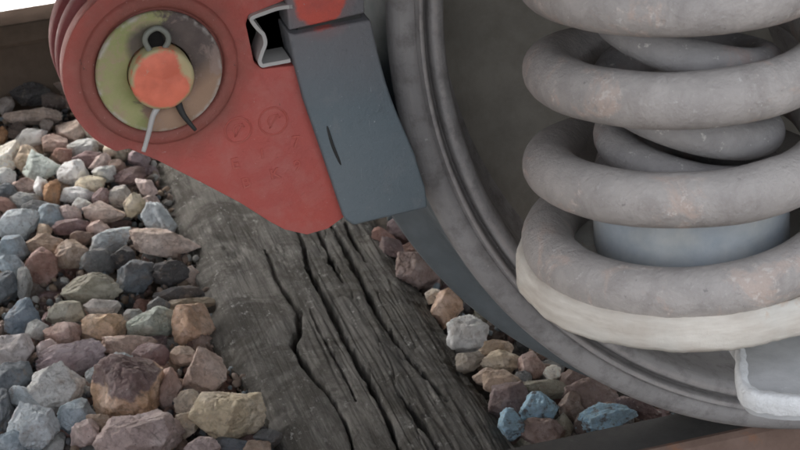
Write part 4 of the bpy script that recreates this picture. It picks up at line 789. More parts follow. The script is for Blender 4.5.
def smooth_path(pts, per=6):
    out = []; n = len(pts)
    P = [Vector(p) for p in pts]
    for i in range(n-1):
        p0, p1, p2, p3 = P[max(i-1, 0)], P[i], P[i+1], P[min(i+2, n-1)]
        for k in range(per):
            t = k/per
            out.append(.5*((2*p1)+(p2-p0)*t+(2*p0-5*p1+4*p2-p3)*t*t+(3*p1-p0-3*p2+p3)*t**3))
    out.append(P[-1]); return out

def arc(cx, cz, r, a0, a1, n):
    return [(cx+r*math.cos(a0+(a1-a0)*i/n), cz+r*math.sin(a0+(a1-a0)*i/n)) for i in range(n+1)]

# ---------------------------------------------------------------- setting: ground and pale paving
def sheet(name, x0, x1, y0, y1, z, mat, kind='structure'):
    bm = bmesh.new()
    bm.faces.new([bm.verts.new(p) for p in ((x0, y0, z), (x1, y0, z), (x1, y1, z), (x0, y1, z))])
    o = obj(name, bm, mat, smooth=False); o['kind'] = kind
    return o
sheet('ground', -300, 300, -300, 300, -.26, M['soil'])
bm = box(-40, 40, 1.64, 60, -.25, -.06)
pv = obj('pavement', bm, M['paving'], smooth=False); pv['kind'] = 'structure'

# ---------------------------------------------------------------- wooden sleeper with deep cracks
def vnoise2(x, y, seed):
    """value noise on arrays"""
    xi = np.floor(x).astype(np.int64); yi = np.floor(y).astype(np.int64)
    xf = x-xi; yf = y-yi
    xf = xf*xf*(3-2*xf); yf = yf*yf*(3-2*yf)
    def h(a, b):
        n = (a*374761393 + b*668265263 + seed*1442695041) & 0x7fffffff
        n = ((n ^ (n >> 13))*1274126177) & 0x7fffffff
        return ((n ^ (n >> 16)) & 0xffff)/65535.0
    return (h(xi, yi)*(1-xf)+h(xi+1, yi)*xf)*(1-yf)+(h(xi, yi+1)*(1-xf)+h(xi+1, yi+1)*xf)*yf

def sleeper():
    ZT = -.172
    ys = np.concatenate([np.linspace(-.52, .22, 38)[:-1], np.linspace(.22, 1.28, 1000), np.linspace(1.28, 2.06, 40)[1:]])
    nu = 250
    us = np.linspace(0, 1, nu)
    sl = np.array(DATA['sl']); sr = np.array(DATA['sr'])
    xl = np.interp(ys, sl[:, 0], sl[:, 1]); xr = np.interp(ys, sr[:, 0], sr[:, 1])
    xl = xl + (vnoise2(ys*22, ys*0, 5)-.5)*.010 + (vnoise2(ys*90, ys*0, 6)-.5)*.004
    xr = xr + (vnoise2(ys*16, ys*0, 8)-.5)*.010 + (vnoise2(ys*120, ys*0, 9)-.5)*.004
    X = xl[:, None]*(1-us)[None]+xr[:, None]*us[None]
    Y = np.repeat(ys[:, None], nu, 1)
    warp = (vnoise2(X*9, Y*3.0, 3)-.5)*.013
    g = vnoise2((X+warp)*150, Y*7, 11)*.5+vnoise2((X+warp)*330, Y*14, 12)*.3+vnoise2((X+warp)*600, Y*40, 13)*.2
    rough = np.clip((us[None]-.30)*3+(vnoise2(X*12, Y*5, 14)-.5)*1.6, .22, 1)
    Z = ZT + (g-.5)*.0065*rough + (vnoise2(X*14, Y*5, 21)-.5)*.007 + (vnoise2(X*40, Y*16, 22)-.5)*.004
    # worn hollow on the left with a rolled edge
    Z -= .012*np.exp(-(us[None]/.07)**2) + .012*np.exp(-((1-us[None])/.06)**2)
    # knot swirl
    for kx, ky in DATA['knot']:
        d = np.hypot((X-kx), (Y-ky)*.55); Z += .0022*np.sin(d*260)*np.exp(-(d/.03)**2)
    # secondary hairline splits following the grain
    h = np.abs(vnoise2((X+warp)*46, Y*2.6, 31)-.5)
    Z -= .0024*np.clip(1-h/.022, 0, 1)*rough
    h = np.abs(vnoise2((X+warp)*95, Y*6.0, 37)-.5)
    Z -= .002*np.clip(1-h/.035, 0, 1)*rough
    for wd, dp, pl in DATA['cracks']:
        pl = np.array(pl); best = np.full(X.shape, 9.); par = np.zeros(X.shape)
        tot = len(pl)-1
        for i in range(tot):
            a, b = pl[i], pl[i+1]; ab = b-a
            t = np.clip(((X-a[0])*ab[0]+(Y-a[1])*ab[1])/(ab@ab), 0, 1)
            d = np.hypot(X-a[0]-t*ab[0], (Y-a[1]-t*ab[1])*.6)
            s = d < best; best = np.where(s, d, best); par = np.where(s, (i+t)/tot, par)
        ww = 1.1*wd*(.35+.75*np.sin(np.clip(par, .04, .96)*PI))*(0.55+.9*vnoise2(Y*60, X*20, 41))
        best = best+(vnoise2(X*200, Y*90, 43)-.5)*.0022
        f = np.clip((1.1-best/ww)*1.8, 0, 1)
        Z -= 1.8*dp*f*np.sin(np.clip(par, .06, 1)*PI*.5+.1) + .0012*np.exp(-(best/.006)**2)
    nv = len(ys)
    V = np.stack([X, Y, Z], -1).reshape(-1, 3)
    # side skirts with slight bulge
    rows = []
    for dz, out in ((-.03, .003), (-.08, .004), (-.148, .002)):
        rows.append((dz, out))
    verts = [V]; idx0 = nv*nu; faces = []
    I = np.arange(nv*nu).reshape(nv, nu)
    q = np.stack([I[:-1, :-1], I[:-1, 1:], I[1:, 1:], I[1:, :-1]], -1).reshape(-1, 4)
    faces.append(q)
    for side in (0, 1):
        prev = I[:, 0] if side == 0 else I[:, -1]
        for dz, out in rows:
            xx = (xl-out) if side == 0 else (xr+out)
            xx = xx + (vnoise2(ys*60, ys*0+dz*100, 50)-.5)*.004
            nvr = np.stack([xx, ys, np.full(nv, ZT+dz)], -1)
            cur = np.arange(idx0, idx0+nv); idx0 += nv
            verts.append(nvr)
            a = np.stack([prev[:-1], prev[1:], cur[1:], cur[:-1]], -1)
            faces.append(a if side == 0 else a[:, ::-1]); prev = cur
        if side == 0: lastl = prev
        else: lastr = prev
    faces.append(np.stack([lastl[:-1], lastl[1:], lastr[1:], lastr[:-1]], -1))
    verts = np.concatenate(verts); faces = np.concatenate(faces)
    org = np.array([.335, 0., -.172]); verts = verts-org
    me = bpy.data.meshes.new('railway_sleeper')
    me.vertices.add(len(verts)); me.vertices.foreach_set('co', verts.astype(np.float32).ravel())
    me.loops.add(faces.size); me.loops.foreach_set('vertex_index', faces.astype(np.int32).ravel())
    me.polygons.add(len(faces)); me.polygons.foreach_set('loop_start', np.arange(0, faces.size, 4, dtype=np.int32))
    me.update(calc_edges=True); me.validate()
    o = obj('railway_sleeper', me, M['wood'], loc=org)
    o['label'] = 'weathered cracked wooden railway sleeper running back between the stones'
    o['category'] = 'railway sleeper'
    return o
sleeper()

# ---------------------------------------------------------------- rails
def rail_profile(h=.168):
    half = [(.0, 0.), (.026, -.001), (.0315, -.005), (.034, -.012), (.034, -.032), (.030, -.038), (.011, -.045), (.0085, -.06), (.0085, -.115), (.013, -.135), (.03, -.146), (.070, -.156), (.070, -h)]
    return half + [(-x, z) for x, z in half[::-1][:-1]]
def rail(yc, label, mat, top=None, x0=-6, x1=7):
    root = thing('rail', label, 'rail', (x0, yc, -.168), 'rails of the track')
    prof = rail_profile(); n = len(prof); bm = bmesh.new(); rows = []
    xs = np.linspace(x0, x1, 40)
    for x in xs: rows.append([bm.verts.new((x, yc+a, b)) for a, b in prof])
    for p, q in zip(rows[:-1], rows[1:]):
        for i in range(n): bm.faces.new((p[i], p[(i+1) % n], q[(i+1) % n], q[i]))
    bm.faces.new(rows[0]); bm.faces.new(rows[-1][::-1])
    sharp(part('rail_section', bm, mat, root), 30)
    bw = 1.0 if top is None else 1.42  # far rail: wider band, so the painted shade covers the head
    bm = bmesh.new(); st = [(-.024*bw, .0002 if top is None else -.002), (-.012*bw, .0016), (.012*bw, .0016), (.024*bw, .0002 if top is None else -.002)]; rows = []
    for x in (x0, x1): rows.append([bm.verts.new((x, yc+a, b)) for a, b in st])
    for i in range(3): bm.faces.new((rows[0][i], rows[0][i+1], rows[1][i+1], rows[1][i]))
    part('running_band', bm, top or M['rail_top'], root)
    return root
rail(.009, 'near rail under the wheel with dark worn head and rusty side', M['rail_near'])
fr_ = rail(1.505, 'far dark brown rail running behind the stones', M['rail'], M['rail_top_shade'])
fr_.location.z += .006      # the far rail sits a little higher than the near one

# ---------------------------------------------------------------- wheel
WX, WZ, RW = DATA['wx'], .457, .455
wheel = thing('train_wheel', 'large grimy steel train wheel with ridged rim behind the spring', 'train wheel', (WX, 0, 0), 'wheels on the axle')
def wl(name, prof, mat, ang=32): return sharp(part(name, lathe(prof, (WX, 0, WZ), 'Y', 360), mat, wheel, origin=(WX, 0, WZ)), ang)
wl('tyre', [(.4555, -.052), (.4490, -.048), (.4475, -.034), (.4535, -.016), (.4565, .018), (.463, .030), (.474, .038), (.483, .046), (.485, .054), (.481, .063), (.470, .068), (.40, .069)], M['tread'], 50)
wl('rim', [(.4555, -.052), (.4540, -.058), (.4495, -.0635), (.4420, -.0655), (.4350, -.0650), (.4338, -.0630), (.4325, -.0655), (.4318, -.0688), (.4300, -.0692), (.4278, -.067), (.4266, -.0600), (.4258, -.0585), (.4240, -.0580), (.4230, -.0600), (.4218, -.0660), (.4195, -.0678), (.4160, -.067), (.4118, -.0650), (.4092, -.0610), (.4072, -.052), (.4050, -.020), (.4030, .004), (.392, .016)], M['wheel'], 60)
wl('web', [(.393, .0155), (.38, .026), (.35, .030), (.32, .022), (.28, .002), (.24, -.022), (.20, -.044), (.17, -.055), (.15, -.058), (.13, -.06)], M['web'], 60)
wl('web_back', [(.40, .069), (.39, .05), (.36, .052), (.30, .045), (.20, .03), (.13, .05), (.10, .07)], M['web'], 60)
wl('hub', [(.13, -.06), (.125, -.085), (.115, -.10), (.09, -.10), (.00001, -.10)], M['wheel'], 40)
ax = lathe([(.00001, .07), (.085, .07), (.085, 1.43), (.00001, 1.43)], (WX, 0, WZ), 'Y', 64)
sharp(part('axle', ax, M['frame'], wheel), 40)

# far wheel of the same axle
fw = thing('train_wheel', 'train wheel standing on the far rail at the other axle end', 'train wheel', (WX, 1.505, 0), 'wheels on the axle')
for nm, prof, mt in (('tyre', [(.40, -.069), (.470, -.068), (.481, -.063), (.485, -.054), (.483, -.046), (.463, -.030), (.4565, -.018), (.4545, .020), (.4555, .052)], 'tread'),
                     ('rim', [(.4555, .052), (.4495, .0635), (.41, .065), (.405, .035), (.392, .012)], 'wheel'),
                     ('web', [(.40, -.069), (.39, -.05), (.30, -.035), (.13, -.05), (.10, -.07)], 'web'),
                     ('hub', [(.392, .012), (.3, .0), (.15, .058), (.12, .1), (.00001, .1)], 'web')):
    sharp(part(nm, lathe(prof, (WX, 1.505, WZ), 'Y', 128), M[mt], fw, origin=(WX, 1.505, WZ)), 40)

# ---------------------------------------------------------------- brake head, pin and washer
P0, P1 = DATA['pin']
pcx, pcz = P0
head = thing('brake_shoe_holder', 'dusty red painted casting holding the blue grey brake shoe', 'brake shoe holder', (pcx, -.07, pcz))
RB = .0745
hb = DATA['head_bottom']
a_start = math.atan2(hb[0][1]-pcz, hb[0][0]-pcx)
boss = arc(pcx, pcz, RB, math.radians(78), a_start+2*PI-.12 if a_start < 0 else a_start, 40)
shoe_l = DATA['shoe_left']
out = list(boss) + [tuple(p) for p in hb]
# inner (wheel side) edge follows the shoe back, with the notch for the strip key
edge_up = [tuple(p) for p in shoe_l[1:4]]
RO = math.hypot(shoe_l[1][0]-WX, shoe_l[1][1]-WZ)
slot = [tuple(p) for p in DATA['slot']]
right = [(x+.004, z) for x, z in edge_up]
top = [(slot[-1][0]+.006, slot[-1][1]+.004)]
ang_t = math.atan2(.30, -.44)
top += [(WX-.545*math.cos(t), WZ+.545*math.sin(t)) for t in np.linspace(.13, .50, 8)]
top += [(WX-.60*math.cos(.50)-.02, WZ+.60*math.sin(.50)), (pcx+.10, pcz+.22), (pcx+.055, pcz+.14), (pcx+.03, pcz+.085)]
out = out + right + [(slot[0][0]+.003, slot[0][1])] + slot + top
bmf = prism(out, -.070, -.052, .0022, 2)
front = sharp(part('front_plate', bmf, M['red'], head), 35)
def disc(y0, y1, r, cx, cz, n=96, ch=.002):
    b = lathe([(.00001, y0), (r-ch, y0), (r-ch*.3, y0+ch*.3), (r, y0+ch), (r, y1-ch), (r-ch, y1), (.00001, y1)], (cx, 0, cz), 'Y', n)
    return b
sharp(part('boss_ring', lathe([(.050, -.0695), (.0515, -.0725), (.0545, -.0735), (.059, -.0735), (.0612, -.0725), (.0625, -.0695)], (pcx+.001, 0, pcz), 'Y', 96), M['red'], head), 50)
mid = arc(pcx+.001, pcz+.003, RB+.001, math.radians(60), math.radians(330), 48) + [(pcx+.16, pcz-.02), (pcx+.17, pcz+.10), (pcx+.10, pcz+.16)]
sharp(part('middle_plate', prism(mid, -.040, -.024, .002), M['red_dusty'], head), 35)
bk_ = arc(pcx+.001, pcz+.002, RB+.001, math.radians(60), math.radians(330), 48) + [(pcx+.16, pcz-.02), (pcx+.17, pcz+.10), (pcx+.10, pcz+.16)]
sharp(part('back_plate', prism(bk_, -.004, .016, .002), M['red_dusty'], head), 35)
sharp(part('hub_sleeve', disc(-.055, .006, .055, pcx, pcz), M['red_dusty'], head), 40)
# cast backing that closes the notch and links the plates to the shoe
bp = [(slot[4][0]-.01, slot[4][1]+.02), (slot[0][0]+.02, slot[4][1]+.02), (slot[0][0]+.035, slot[2][1]-.02), (slot[2][0]-.01, slot[2][1]-.02)]
sharp(part('slot_backing', prism(bp, -.040, .02, .001), M['dark_slot'], head), 35)
# slot lining: black edges of the pocket
# strip key: folded bright steel strip seated in the slot
cp = smooth_path([(x, 0, z) for x, z in DATA['clip']], 5)
bmk = bmesh.new(); rows = []
for i, p in enumerate(cp):
    t = (cp[min(i+1, len(cp)-1)]-cp[max(i-1, 0)]).normalized()
    nrm = Vector((-t.z, 0, t.x))*.0015
    rows.append([bmk.verts.new((p.x+s*nrm.x, y, p.z+s*nrm.z)) for s, y in ((-1, -.0745), (1, -.0745), (1, -.045), (-1, -.045))])
for a, b in zip(rows[:-1], rows[1:]):
    for k in range(4): bmk.faces.new((a[k], a[(k+1) % 4], b[(k+1) % 4], b[k]))
bmk.faces.new(rows[0]); bmk.faces.new(rows[-1][::-1])
key = thing('strip_key', 'bent bright steel strip seated in the black slot of the red casting', 'locking strip', (DATA['clip'][5][0], -.06, DATA['clip'][5][1]))
sharp(part('folded_strip', bmk, M['steel_strip'], key), 35)

# raised casting marks
def text_mesh(txt, size, depth):
    cu = bpy.data.curves.new('casting_mark', 'FONT')
    cu.body = txt; cu.size = size; cu.extrude = depth*.7; cu.bevel_depth = .0002; cu.align_x = 'CENTER'; cu.align_y = 'CENTER'
    to = bpy.data.objects.new('tmp', cu); COL.objects.link(to)
    bpy.context.view_layer.update()
    me = bpy.data.meshes.new_from_object(to.evaluated_get(bpy.context.evaluated_depsgraph_get()))
    bpy.data.objects.remove(to); return me
E = DATA['emb']
for (x, z), ch, sz, rot in [(E[2], 'E', .014, -4), (E[3], '1', .012, -2), (E[4], '7', .014, 2), (E[5], 'B', .013, -8), (E[6], 'K', .013, -4), (E[7], '9', .013, 2)]:
    me = text_mesh(ch, sz, .0006)
    o = obj('casting_mark', me, M['red_marks'], head, smooth=False)
    o.location = Vector((x, -.0702, z))-Vector(head.location)
    o.rotation_euler = (PI/2, math.radians(rot), 0)
for (x, z), rr in ((E[0], .0105), (E[1], .0115)):
    bm = tube([(x+rr*math.cos(a), -.0702, z+rr*math.sin(a)) for a in np.linspace(0, 2*PI, 40)[:-1]], .0007, 8, closed=True)
    tube([(x+rr*.45*math.cos(a)+.001, -.0702, z+rr*.45*math.sin(a)) for a in np.linspace(.4, 4.2, 14)], .0006, 8, bm=bm)
    tube([(x-rr*.3, -.0702, z-rr*.5), (x+rr*.1, -.0702, z+rr*.1), (x+rr*.4, -.0702, z+rr*.5)], .0006, 8, bm=bm)
    part('casting_emblem', bm, M['red_marks'], head)

washer = thing('washer', 'large round washer, yellow-green left and brown right, on the red casting', 'washer', (pcx, -.0735, pcz))
w1 = lathe([(.00001, -.0700), (.047, -.0700), (.0490, -.0722), (.0498, -.0742), (.0490, -.0768), (.0478, -.0775), (.0262, -.0775), (.0255, -.0768), (.0255, -.0700)], (pcx, 0, pcz), 'Y', 128)
sharp(part('washer_ring', w1, M['washer'], washer, origin=(pcx, -.0735, pcz)), 50)
px, pz = P1
pin = thing('brake_pin', 'round pin end painted orange with yellowish rim, in the washer', 'pin', (px, -.075, pz))
pb = lathe([(.00001, -.0895), (.012, -.0898), (.0215, -.0894), (.0240, -.0884), (.0250, -.0865), (.0247, -.060), (.00001, -.060)], (px, 0, pz), 'Y', 96)
for v_ in pb.verts:
    if v_.co.y < -.086: v_.co.y += .0012*mnoise.noise(v_.co*90)
sharp(part('pin_end', pb, M['pin'], pin, origin=(px, -.075, pz)), 50)
cot = thing('split_pin', 'grey steel split pin with round eye above the orange pin end', 'split pin', (px, -.085, pz))
lp = DATA['loop']
lx_, lz_ = sum(p[0] for p in lp)/len(lp), max(p[1] for p in lp)
lp = [(lx_+(x-lx_)*1.3, lz_+.003+(z-lz_)*1.15) for x, z in lp]
bm = tube(smooth_path([(x, -.0835, z) for x, z in lp], 6), .0023, 12)
part('eye', bm, M['eye_steel'], cot)
lp0 = lp
ecx, ecz = sum(p[0] for p in lp)/len(lp), sum(p[1] for p in lp)/len(lp)
sharp(part('eye_hole_shade', prism([(ecx+.0062*math.cos(a), ecz+.0105*math.sin(a)) for a in np.linspace(0, 2*PI, 24)[:-1]], -.0815, -.0776), M['hole_shade'], cot), 40)  # black disc behind the eye, painted in place of the hole's shade
ey = DATA['eye']
bm = tube(smooth_path([(px-.006, -.083, pz-.024), (ey[2][0], -.085, ey[2][1]), ((ey[2][0]+ey[3][0])/2, -.088, (ey[2][1]+ey[3][1])/2), (ey[3][0], -.089, ey[3][1])], 6), .0026, 10, taper=lambda t: 1-.3*t)
part('leg', bm, M['steel_strip'], cot)
bm = tube(smooth_path([(px+.010, -.081, pz-.022), (ey[4][0], -.083, ey[4][1]), (ey[5][0], -.084, ey[5][1])], 6), .0034, 10, taper=lambda t: 1-.6*t)
o = part('leg', bm, M['dark_slot'], cot); o['label'] = 'dark bent leg of the split pin'

for o_ in (head, key, washer, pin, cot): o_.location.y -= .022     # the casting stands almost flush with the shoe face
# ---------------------------------------------------------------- brake shoe
shoe = thing('brake_shoe', 'blue grey brake shoe block with red spot between red casting and wheel', 'brake shoe', (.33, -.03, .35))
RI = .4585
sb = DATA['shoe_bot']; seam = DATA['seam']
def on_arc(z, r): return (WX-math.sqrt(r*r-(z-WZ)**2), z)
lowz = sb[1][1]
def clampr(p):
    r = math.hypot(p[0]-WX, p[1]-WZ)
    k = max(1, RI/r); return (WX+(p[0]-WX)*k, WZ+(p[1]-WZ)*k)
sr_ = [clampr((p.x, p.z)) for p in smooth_path([(x, 0, z) for x, z in DATA['shoe_right']], 5)]
rt = [p for p in sr_ if lowz-.001 <= p[1] < seam[1][1]-.0025]
left_ = [tuple(p) for p in shoe_l]
body = [left_[0], tuple(sb[0])] + rt + [(seam[0][0], seam[0][1]-.0015)] + left_[1:][::-1]
# drop duplicates near the seam
body = [p for i, p in enumerate(body) if i == 0 or math.hypot(p[0]-body[i-1][0], p[1]-body[i-1][1]) > .0015]
sharp(part('friction_block', prism(body, -.100, .012, .0025, 3), M['shoe'], shoe, origin=(0, 0, 0)), 35)
stl = [tuple(p) for p in DATA['shoe_top_left']]
zt = .70
rt2 = [(seam[1][0]-.001, seam[1][1]+.0012)] + [on_arc(z, math.hypot(sr_[-1][0]-WX, sr_[-1][1]-WZ)) for z in np.linspace(seam[1][1]+.006, zt, 12)]
lt2 = [(WX-math.sqrt(.548**2-(z-WZ)**2), z) for z in np.linspace(zt, stl[1][1], 8)]
upb = [(seam[0][0]-.004, seam[0][1]+.0012)] + rt2 + lt2
sharp(part('upper_block', prism(upb, -.0965, .010, .002, 3), M['shoe'], shoe, origin=(0, 0, 0)), 35)
sharp(part('block_joint', prism([(seam[0][0]+.004, seam[0][1]-.004), (seam[1][0]-.004, seam[1][1]-.004), (seam[1][0]-.004, seam[1][1]+.004), (seam[0][0]+.004, seam[0][1]+.004)], -.091, .0), M['dark_slot'], shoe), 35)
# wear mark groove: a thin dark rib-shaped slit
s0, s1 = DATA['slit']
sl = tube(smooth_path([(s0[0], -.0997, s0[1]), ((s0[0]+s1[0])/2-.001, -.0997, (s0[1]+s1[1])/2), (s1[0], -.0997, s1[1])], 6), .0011, 8, taper=lambda t: .45+.9*math.sin(t*PI)**.5)
part('wear_mark', sl, M['dark_slot'], shoe)

# ---------------------------------------------------------------- springs
AX, AY = DATA['axis']
def helix(zf, R, hand=1, step=5):
    """zf: function of turns (front = integer) -> z ; centreline passes the front at integers"""
    pass
cz = DATA['coilz']; RS, WR = .1045, .0207
def zturn(t):
    # t = 0 at the front of the bottom dead coil, +1 per turn
    base = [cz[0]-.018, cz[0]-.0085, cz[1]-.0018, cz[2], cz[3], cz[3]+.074, cz[3]+.148]
    k = min(1, max(0, (t-.35)/.4))
    # the loaded spring leans a little and is flatter towards the front
    return float(np.interp(t, [-1, 0, 1, 2, 3, 4, 5], base)) - k*(.0065+.007)*math.sin(2*PI*t)
def spring_tube(R, wr, zfun, t0, t1, hand, amp=.0006, n=28, steps=84, grow=0., lean=0.):
    path = []
    T = np.linspace(t0, t1, int((t1-t0)*steps)+1)
    zs = np.array([zfun(t) for t in T])
    ker = np.hanning(41); ker /= ker.sum(); zs = np.convolve(np.pad(zs, 20, mode='edge'), ker, 'valid')
    for t, z in zip(T, zs):
        a = -PI/2 + hand*2*PI*t
        Rt = R + (grow*float(np.interp(t, [0, .6, 1.6], [1, .6, 0])))
        path.append((AX+Rt*math.cos(a), AY+Rt*math.sin(a), z - lean*Rt*math.cos(a)))
    b = tube(path, wr, n)
    for v_ in b.verts:
        d = Vector((v_.co.x-AX, v_.co.y-AY, 0))
        k = mnoise.noise(v_.co*22)*amp + mnoise.noise(v_.co*90)*amp*.4
        v_.co += d.normalized()*k; v_.co.z += mnoise.noise(v_.co*25+Vector((9, 9, 9)))*amp
    return b
spring = thing('outer_coil_spring', 'thick dusty grey outer coil spring standing on the pale pad', 'coil spring', (AX, AY, .31))
part('coil', spring_tube(RS, WR, zturn, -.55, 4.6, 1, .0009, grow=.0085), M['spring'], spring, origin=(AX, AY, .45))
inner = thing('inner_coil_spring', 'thinner darker coil spring nested inside the thick outer spring', 'coil spring', (AX, AY, .34))
def zin(t): return float(np.interp(t, [-1, 0, 1, 2, 3, 4, 5], [.360, .372, .394, .432, .4916, .553, .612]))
part('coil', spring_tube(.0585, .0152, zin, -.2, 4.6, -1, .0008, 22, lean=.19), M['inner_spring'], inner, origin=(AX, AY, .45))
sharp(part('collar', lathe([(.060, .322), (.0755, .322), (.0765, .326), (.0765, .374), (.0750, .3775), (.060, .3775)], (AX, AY, 0), 'Z', 96), M['tube'], inner, origin=(AX, AY, .37)), 40)

ZP = cz[0]-WR-.0028
pad = thing('spring_pad', 'thick off-white chalky ring pad under the coil springs', 'spring pad', (AX, AY, ZP-.0225))
pp = lathe([(.05, ZP-.0225), (.126, ZP-.0225), (.137, ZP-.0205), (.140, ZP-.016), (.139, ZP-.006), (.136, ZP+.003), (.130, ZP+.0065), (.121, ZP+.003), (.05, ZP)], (AX, AY, 0), 'Z', 220)
for v_ in pp.verts:
    d = Vector((v_.co.x-AX, v_.co.y-AY, 0)); rr = d.length
    if rr > .11:
        a = math.atan2(d.y, d.x)
        k = mnoise.noise(Vector((math.cos(a)*6, math.sin(a)*6, v_.co.z*40)))*.0022+mnoise.noise(Vector((math.cos(a)*25, math.sin(a)*25, v_.co.z*90)))*.0010
        v_.co += d.normalized()*k; v_.co.z += mnoise.noise(Vector((math.cos(a)*9, math.sin(a)*9, 3)))*.0015
part('pad_ring', pp, M['pad'], pad, origin=(AX, AY, ZP-.013))

# ---------------------------------------------------------------- axle box carrying the pad
abx = thing('axle_box', 'grey axle box ledge with white lip below the spring pad', 'axle box', (WX, -.25, .26))
LZ = .262
led = [tuple(p) for p in DATA['ledge']]
lo = [(x, y) for x, y in led]
ol = smooth_path([(x, y, 0) for x, y in lo], 8)
outl = [(p.x, p.y) for p in ol] + [(.98, -.42), (.98, -.13), (led[0][0]+.02, -.13)]
def flat_prism(pts, z0, z1):
    bm = bmesh.new()
    a = [bm.verts.new((x, y, z0)) for x, y in pts]; b = [bm.verts.new((x, y, z1)) for x, y in pts]; n = len(pts)
    bm.faces.new(a[::-1]); bm.faces.new(b)
    for i in range(n): bm.faces.new((a[i], a[(i+1) % n], b[(i+1) % n], b[i]))
    return bm
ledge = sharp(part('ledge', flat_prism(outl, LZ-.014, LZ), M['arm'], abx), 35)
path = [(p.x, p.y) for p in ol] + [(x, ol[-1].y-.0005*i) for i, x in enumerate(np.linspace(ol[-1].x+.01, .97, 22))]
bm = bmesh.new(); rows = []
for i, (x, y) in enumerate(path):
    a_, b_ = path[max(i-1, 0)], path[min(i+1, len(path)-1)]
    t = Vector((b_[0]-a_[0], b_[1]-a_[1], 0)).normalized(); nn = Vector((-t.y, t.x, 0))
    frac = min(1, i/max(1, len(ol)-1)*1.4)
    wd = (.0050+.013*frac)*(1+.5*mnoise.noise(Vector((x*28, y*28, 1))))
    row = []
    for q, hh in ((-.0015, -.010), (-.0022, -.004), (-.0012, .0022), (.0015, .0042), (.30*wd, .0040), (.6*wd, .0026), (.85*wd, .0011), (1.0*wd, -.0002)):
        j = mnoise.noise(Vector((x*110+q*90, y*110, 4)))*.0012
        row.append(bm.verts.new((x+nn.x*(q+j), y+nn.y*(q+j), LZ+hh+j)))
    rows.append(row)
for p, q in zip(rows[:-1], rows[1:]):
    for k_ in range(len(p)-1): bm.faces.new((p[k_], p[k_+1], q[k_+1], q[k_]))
part('white_lip', bm, M['white_lip_mat'], ledge)  # raised white lip along the ledge edge, thinning inwards
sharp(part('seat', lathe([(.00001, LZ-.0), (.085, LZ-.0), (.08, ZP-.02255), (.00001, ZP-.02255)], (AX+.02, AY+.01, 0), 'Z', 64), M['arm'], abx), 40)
hs = lathe([(.00001, -.40), (.085, -.40), (.10, -.385), (.104, -.36), (.104, -.13), (.085, -.12), (.00001, -.12)], (WX, 0, WZ), 'Y', 96)
sharp(part('housing', hs, M['frame'], abx), 40)
sharp(part('support_web', prism([(.76, LZ-.001), (.96, LZ-.001), (.93, WZ-.04), (.79, WZ-.04)], -.37, -.16, .004), M['frame'], abx), 35)

# ---------------------------------------------------------------- bogie frame and carriage above, unseen; carriage added for its shade
bog = thing('bogie_frame', 'dark steel bogie side frame resting on the coil springs', 'bogie frame', (AX, AY, .66))
sharp(part('side_beam', box(-1.2, 1.9, -.34, -.13, .668, .80, .006), M['frame'], bog), 35)
sharp(part('spring_cap', lathe([(.00001, .668), (.135, .668), (.135, .655), (.05, .652), (.00001, .652)], (AX, AY, 0), 'Z', 64), M['frame'], bog), 35)
for x in (-.55, -.35): sharp(part('cross_beam', box(x, x+.12, -.13, 1.66, .70, .79, .004), M['frame'], bog), 35)
sharp(part('brake_hanger', box(pcx+.055, pcx+.10, -.045, -.005, .62, .70, .003), M['frame'], bog), 35)
car = thing('railway_carriage', 'unseen dark carriage underfloor spanning both rails above the bogie, added to shade the track', 'carriage', (0, .75, 1.2))
sharp(part('floor', box(-7, 8, -.62, 2.12, 1.16, 1.22, .004), M['underside'], car), 35)
for y in (-.62, 2.02): sharp(part('side_sill', box(-7, 8, y, y+.1, 1.06, 1.158, .004), M['underside'], car), 35)
sharp(part('unseen_side_wall', box(-7, 8, -.66, -.64, 1.10, 3.4), M['underside'], car), 35)
sharp(part('unseen_side_wall', box(-7, 8, 2.14, 2.16, .775, 3.4), M['underside'], car), 35)  # far wall out of view, lowered to keep sun off the far rail

# ---------------------------------------------------------------- ballast stones
def ico(sub):
    b = bmesh.new(); bmesh.ops.create_icosphere(b, subdivisions=sub, radius=1)
    b.verts.ensure_lookup_table()
    v = np.array([x.co[:] for x in b.verts]); f = np.array([[q.index for q in y.verts] for y in b.faces], dtype=np.int32)
    b.free(); return v/np.linalg.norm(v, axis=1)[:, None], f
ICO = {k: ico(k) for k in (2, 3, 5, 6)}
def vnoise3(p, seed):
    i = np.floor(p).astype(np.int64); f = p-i; f = f*f*(3-2*f)
    def h(a, b, c):
        n = (a*374761393+b*668265263+c*2147483647+seed*1442695041) & 0x7fffffff
        n = ((n ^ (n >> 13))*1274126177) & 0x7fffffff
        return ((n ^ (n >> 16)) & 0xffff)/65535.-.5
    r = 0
    for a in (0, 1):
        for b in (0, 1):
            for c in (0, 1):
                wgt = (f[:, 0] if a else 1-f[:, 0])*(f[:, 1] if b else 1-f[:, 1])*(f[:, 2] if c else 1-f[:, 2])
                r = r+wgt*h(i[:, 0]+a, i[:, 1]+b, i[:, 2]+c)
    return r
